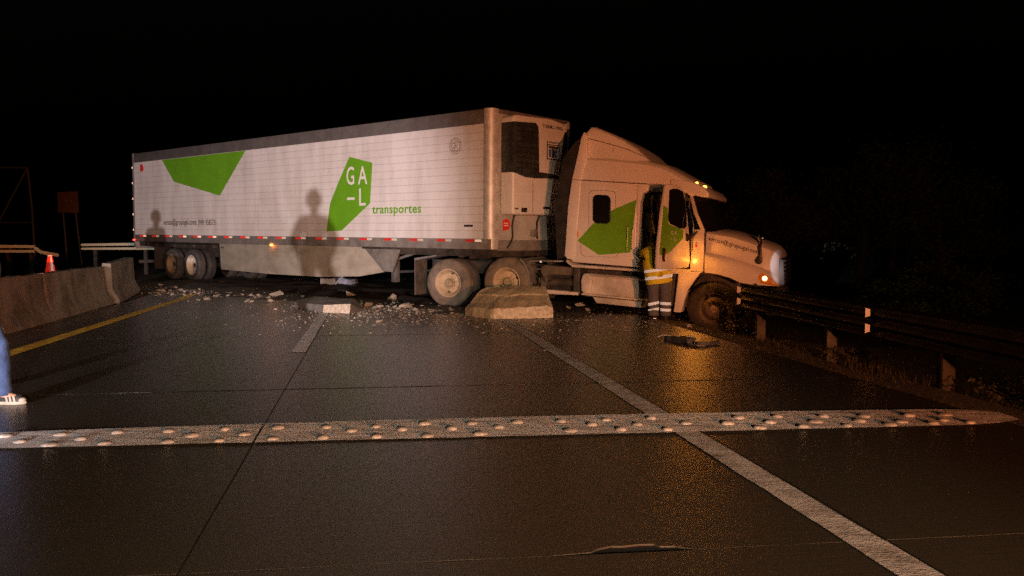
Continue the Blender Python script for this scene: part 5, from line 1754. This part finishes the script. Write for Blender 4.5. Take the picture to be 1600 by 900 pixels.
# ------------------------------------------------------------------ cone, sign, gantry
cone = empty('traffic_cone', (-13.88, 25.0, 0.17), 'orange red traffic cone behind the middle barrier', 'traffic cone')
bm = bmesh.new()
rows = []
for r, z in ((0.19, 0.03), (0.17, 0.10), (0.055, 0.74), (0.05, 0.765), (0.03, 0.775)):
    rows.append([bm.verts.new((r * math.cos(2 * math.pi * k / 24), r * math.sin(2 * math.pi * k / 24), z)) for k in range(24)])
for a, b in zip(rows, rows[1:]):
    for k in range(24):
        bm.faces.new((a[k], a[(k + 1) % 24], b[(k + 1) % 24], b[k]))
bm.faces.new(rows[-1])
from_bm('cone_shell', bm, M['retro_cone'], cone, smooth=True)
box('base', -0.25, 0.25, -0.25, 0.25, 0.0, 0.035, M['retro_cone'], cone, 0.01)
bm = bmesh.new()
rows = []
for z in (0.30, 0.72):
    r = 0.17 - (z - 0.10) * 0.1797 + 0.004
    rows.append([bm.verts.new((r * math.cos(R(-52 + 8 * k)), r * math.sin(R(-52 + 8 * k)), z)) for k in range(5)])
for k in range(4):
    bm.faces.new((rows[0][k], rows[0][k + 1], rows[1][k + 1], rows[1][k]))
from_bm('white_stripe', bm, M['retro_white'], cone, smooth=True)
body_band('top_collar', (0, 0, 0.735), 0, 0.062, 0.062, 0.03, M['retro_white'], cone)

sg = empty('road_sign', (-21.2, 40, 0.2), 'dull orange square sign on two leaning posts far left', 'road sign')
prism('panel', [(-0.54, 2.49), (0.46, 2.46), (0.44, 3.49), (-0.54, 3.46)], -0.03, 0.02, M['sign_face'], sg, 0.01)
tube('post', [(-0.36, 0.05, 3.0), (-0.32, 0.05, 2.4), (-0.20, 0.05, -0.1)], 0.04, M['pole'], sg)
tube('post', [(0.25, 0.05, 3.0), (0.28, 0.05, 2.4), (0.50, 0.05, -0.1)], 0.04, M['pole'], sg)

ga = empty('sign_gantry', (-25.8, 45, 0.2), 'thin steel lattice frame standing far at the left edge', 'gantry')
tube('upright', [(-0.23, 0, 5.04), (-0.06, 0, 2.9), (0.02, 0, -0.1)], 0.06, M['pole'], ga)
tube('top_beam', [(-0.23, 0, 5.04), (-4.5, 0, 5.06)], 0.05, M['pole'], ga)
tube('diagonal_brace', [(-0.25, 0, 5.0), (-1.85, 0, 2.2), (-2.6, 0, 0.9)], 0.05, M['pole'], ga)
tube('lower_beam', [(-0.02, 0, 2.1), (-4.5, 0, 2.1)], 0.035, M['pole'], ga)
tube('upright', [(-4.5, 0, 5.06), (-4.4, 0, -0.1)], 0.06, M['pole'], ga)

# ------------------------------------------------------------------ plants
def leaf_cloud(rr, n, cx, cy, cz, rx, ry, rz, s, clumps):
    v, f = [], []
    cs = []
    for k in range(clumps):
        d = Vector((rr.gauss(0, 1), rr.gauss(0, 1), rr.gauss(0, 1))).normalized() * rr.uniform(0.45, 1.0)
        cs.append((cx + d.x * rx, cy + d.y * ry, cz + d.z * rz, rr.uniform(0.18, 0.36)))
    for i in range(n):
        c = cs[rr.randrange(clumps)]
        p = Vector((c[0] + rr.gauss(0, 1) * c[3] * rx * 0.7, c[1] + rr.gauss(0, 1) * c[3] * ry * 0.7, c[2] + rr.gauss(0, 1) * c[3] * rz * 0.6))
        a = Vector((rr.gauss(0, 1), rr.gauss(0, 1), rr.gauss(0, 0.6))).normalized()
        b = a.cross(Vector((rr.gauss(0, 1), rr.gauss(0, 1), rr.gauss(0, 1)))).normalized()
        l, w = s * rr.uniform(0.7, 1.4), s * rr.uniform(0.28, 0.5)
        k = len(v)
        v += [p - a * l, p + b * w, p + a * l, p - b * w]
        f.append((k, k + 1, k + 2, k + 3))
    return v, f


def tree(x, y, h, r, label, m, seed, n=4500, leaf=0.065):
    rr = random.Random(seed)
    z = terrain(x, y)
    t = empty('tree' if h > 2.5 else 'bush', (x, y, z - 0.05), label, 'tree' if h > 2.5 else 'bush', 'trees and bushes beyond the right verge')
    bm = bmesh.new()
    th = h * 0.42
    add_tube(bm, [(0, 0, 0), (rr.uniform(-.1, .1), 0, th * 0.5), (rr.uniform(-.2, .2), rr.uniform(-.2, .2), th), (rr.uniform(-.3, .3), rr.uniform(-.2, .2), h * 0.75)], [0.03 * h, 0.024 * h, 0.018 * h, 0.006 * h], 8)
    for k in range(6):
        a = rr.uniform(0, 6.3)
        z0 = rr.uniform(0.25, 0.6) * h
        e = r * rr.uniform(0.5, 0.9)
        add_tube(bm, [(0, 0, z0), (math.cos(a) * e * 0.5, math.sin(a) * e * 0.5, z0 + 0.12 * h), (math.cos(a) * e, math.sin(a) * e, z0 + 0.28 * h)], [0.013 * h, 0.009 * h, 0.003 * h], 6)
    from_bm('trunk', bm, M['bark'], t, smooth=True)
    v, f = leaf_cloud(rr, n, 0, 0, h * 0.60, r, r, h * 0.40, leaf, 16)
    pydata('crown', v, f, m, t)
    return t


tree(8.6, 27.5, 4.4, 1.9, 'dark tree close behind the truck hood', M['leaf_dry'], 1)
tree(11.3, 27.2, 5.2, 2.1, 'reddish brown tree, tallest beyond the guard rail', M['leaf_dry'], 2)
tree(12.8, 28.0, 5.2, 2.2, 'dark tree right of the tallest one, over the guard rail', M['leaf'], 3)
tree(15.0, 29.0, 4.4, 2.0, 'dark round tree at the far right of the tree row', M['leaf'], 4)
tree(11.9, 23.0, 2.0, 1.1, 'low dry bush behind the guard rail beside the truck nose', M['leaf_dry'], 5, 1300, 0.06)
tree(9.6, 20.5, 1.5, 1.0, 'low bush with pale green leaves behind the guard rail', M['leaf_pale'], 6, 700, 0.06)
tree(11.2, 21.5, 1.8, 1.2, 'dark green bush at the right beyond the guard rail', M['leaf'], 7, 1500, 0.06)
tree(3.95, 14.5, 0.75, 0.36, 'twiggy weed between the truck front wheel and the rail end', M['leaf_dry'], 8, 160, 0.03)
tree(4.45, 10.9, 0.4, 0.35, 'dry weed tuft at the foot of the guard rail', M['grass'], 9, 260, 0.03)
tree(4.9, 8.1, 0.35, 0.42, 'reddish dry weed tuft at the right picture edge', M['grass'], 10, 300, 0.03)

rr = random.Random(5)
v, f = [], []
for i in range(15000):
    y = rr.uniform(5.5, 22)
    u = 4.98 + abs(rr.gauss(0, 2.2))
    x = X(u, y)
    if noise.noise(Vector((x * 0.8, y * 0.8, 9))) < rr.uniform(-0.5, 0.4):
        continue
    z = terrain(x, y)
    h = rr.uniform(0.03, 0.13) * (0.5 if u < 5.6 else 1.0)
    a = rr.uniform(0, 6.3)
    w = 0.004
    lx, ly = rr.gauss(0, 0.04), rr.gauss(0, 0.04)
    k = len(v)
    v += [(x - w * math.cos(a), y - w * math.sin(a), z - 0.01), (x + w * math.cos(a), y + w * math.sin(a), z - 0.01), (x + lx, y + ly, z + h)]
    f.append((k, k + 1, k + 2))
gs = pydata('grass', v, f, M['grass'])
tag(gs, 'sparse dry grass on the right verge', kind='stuff')
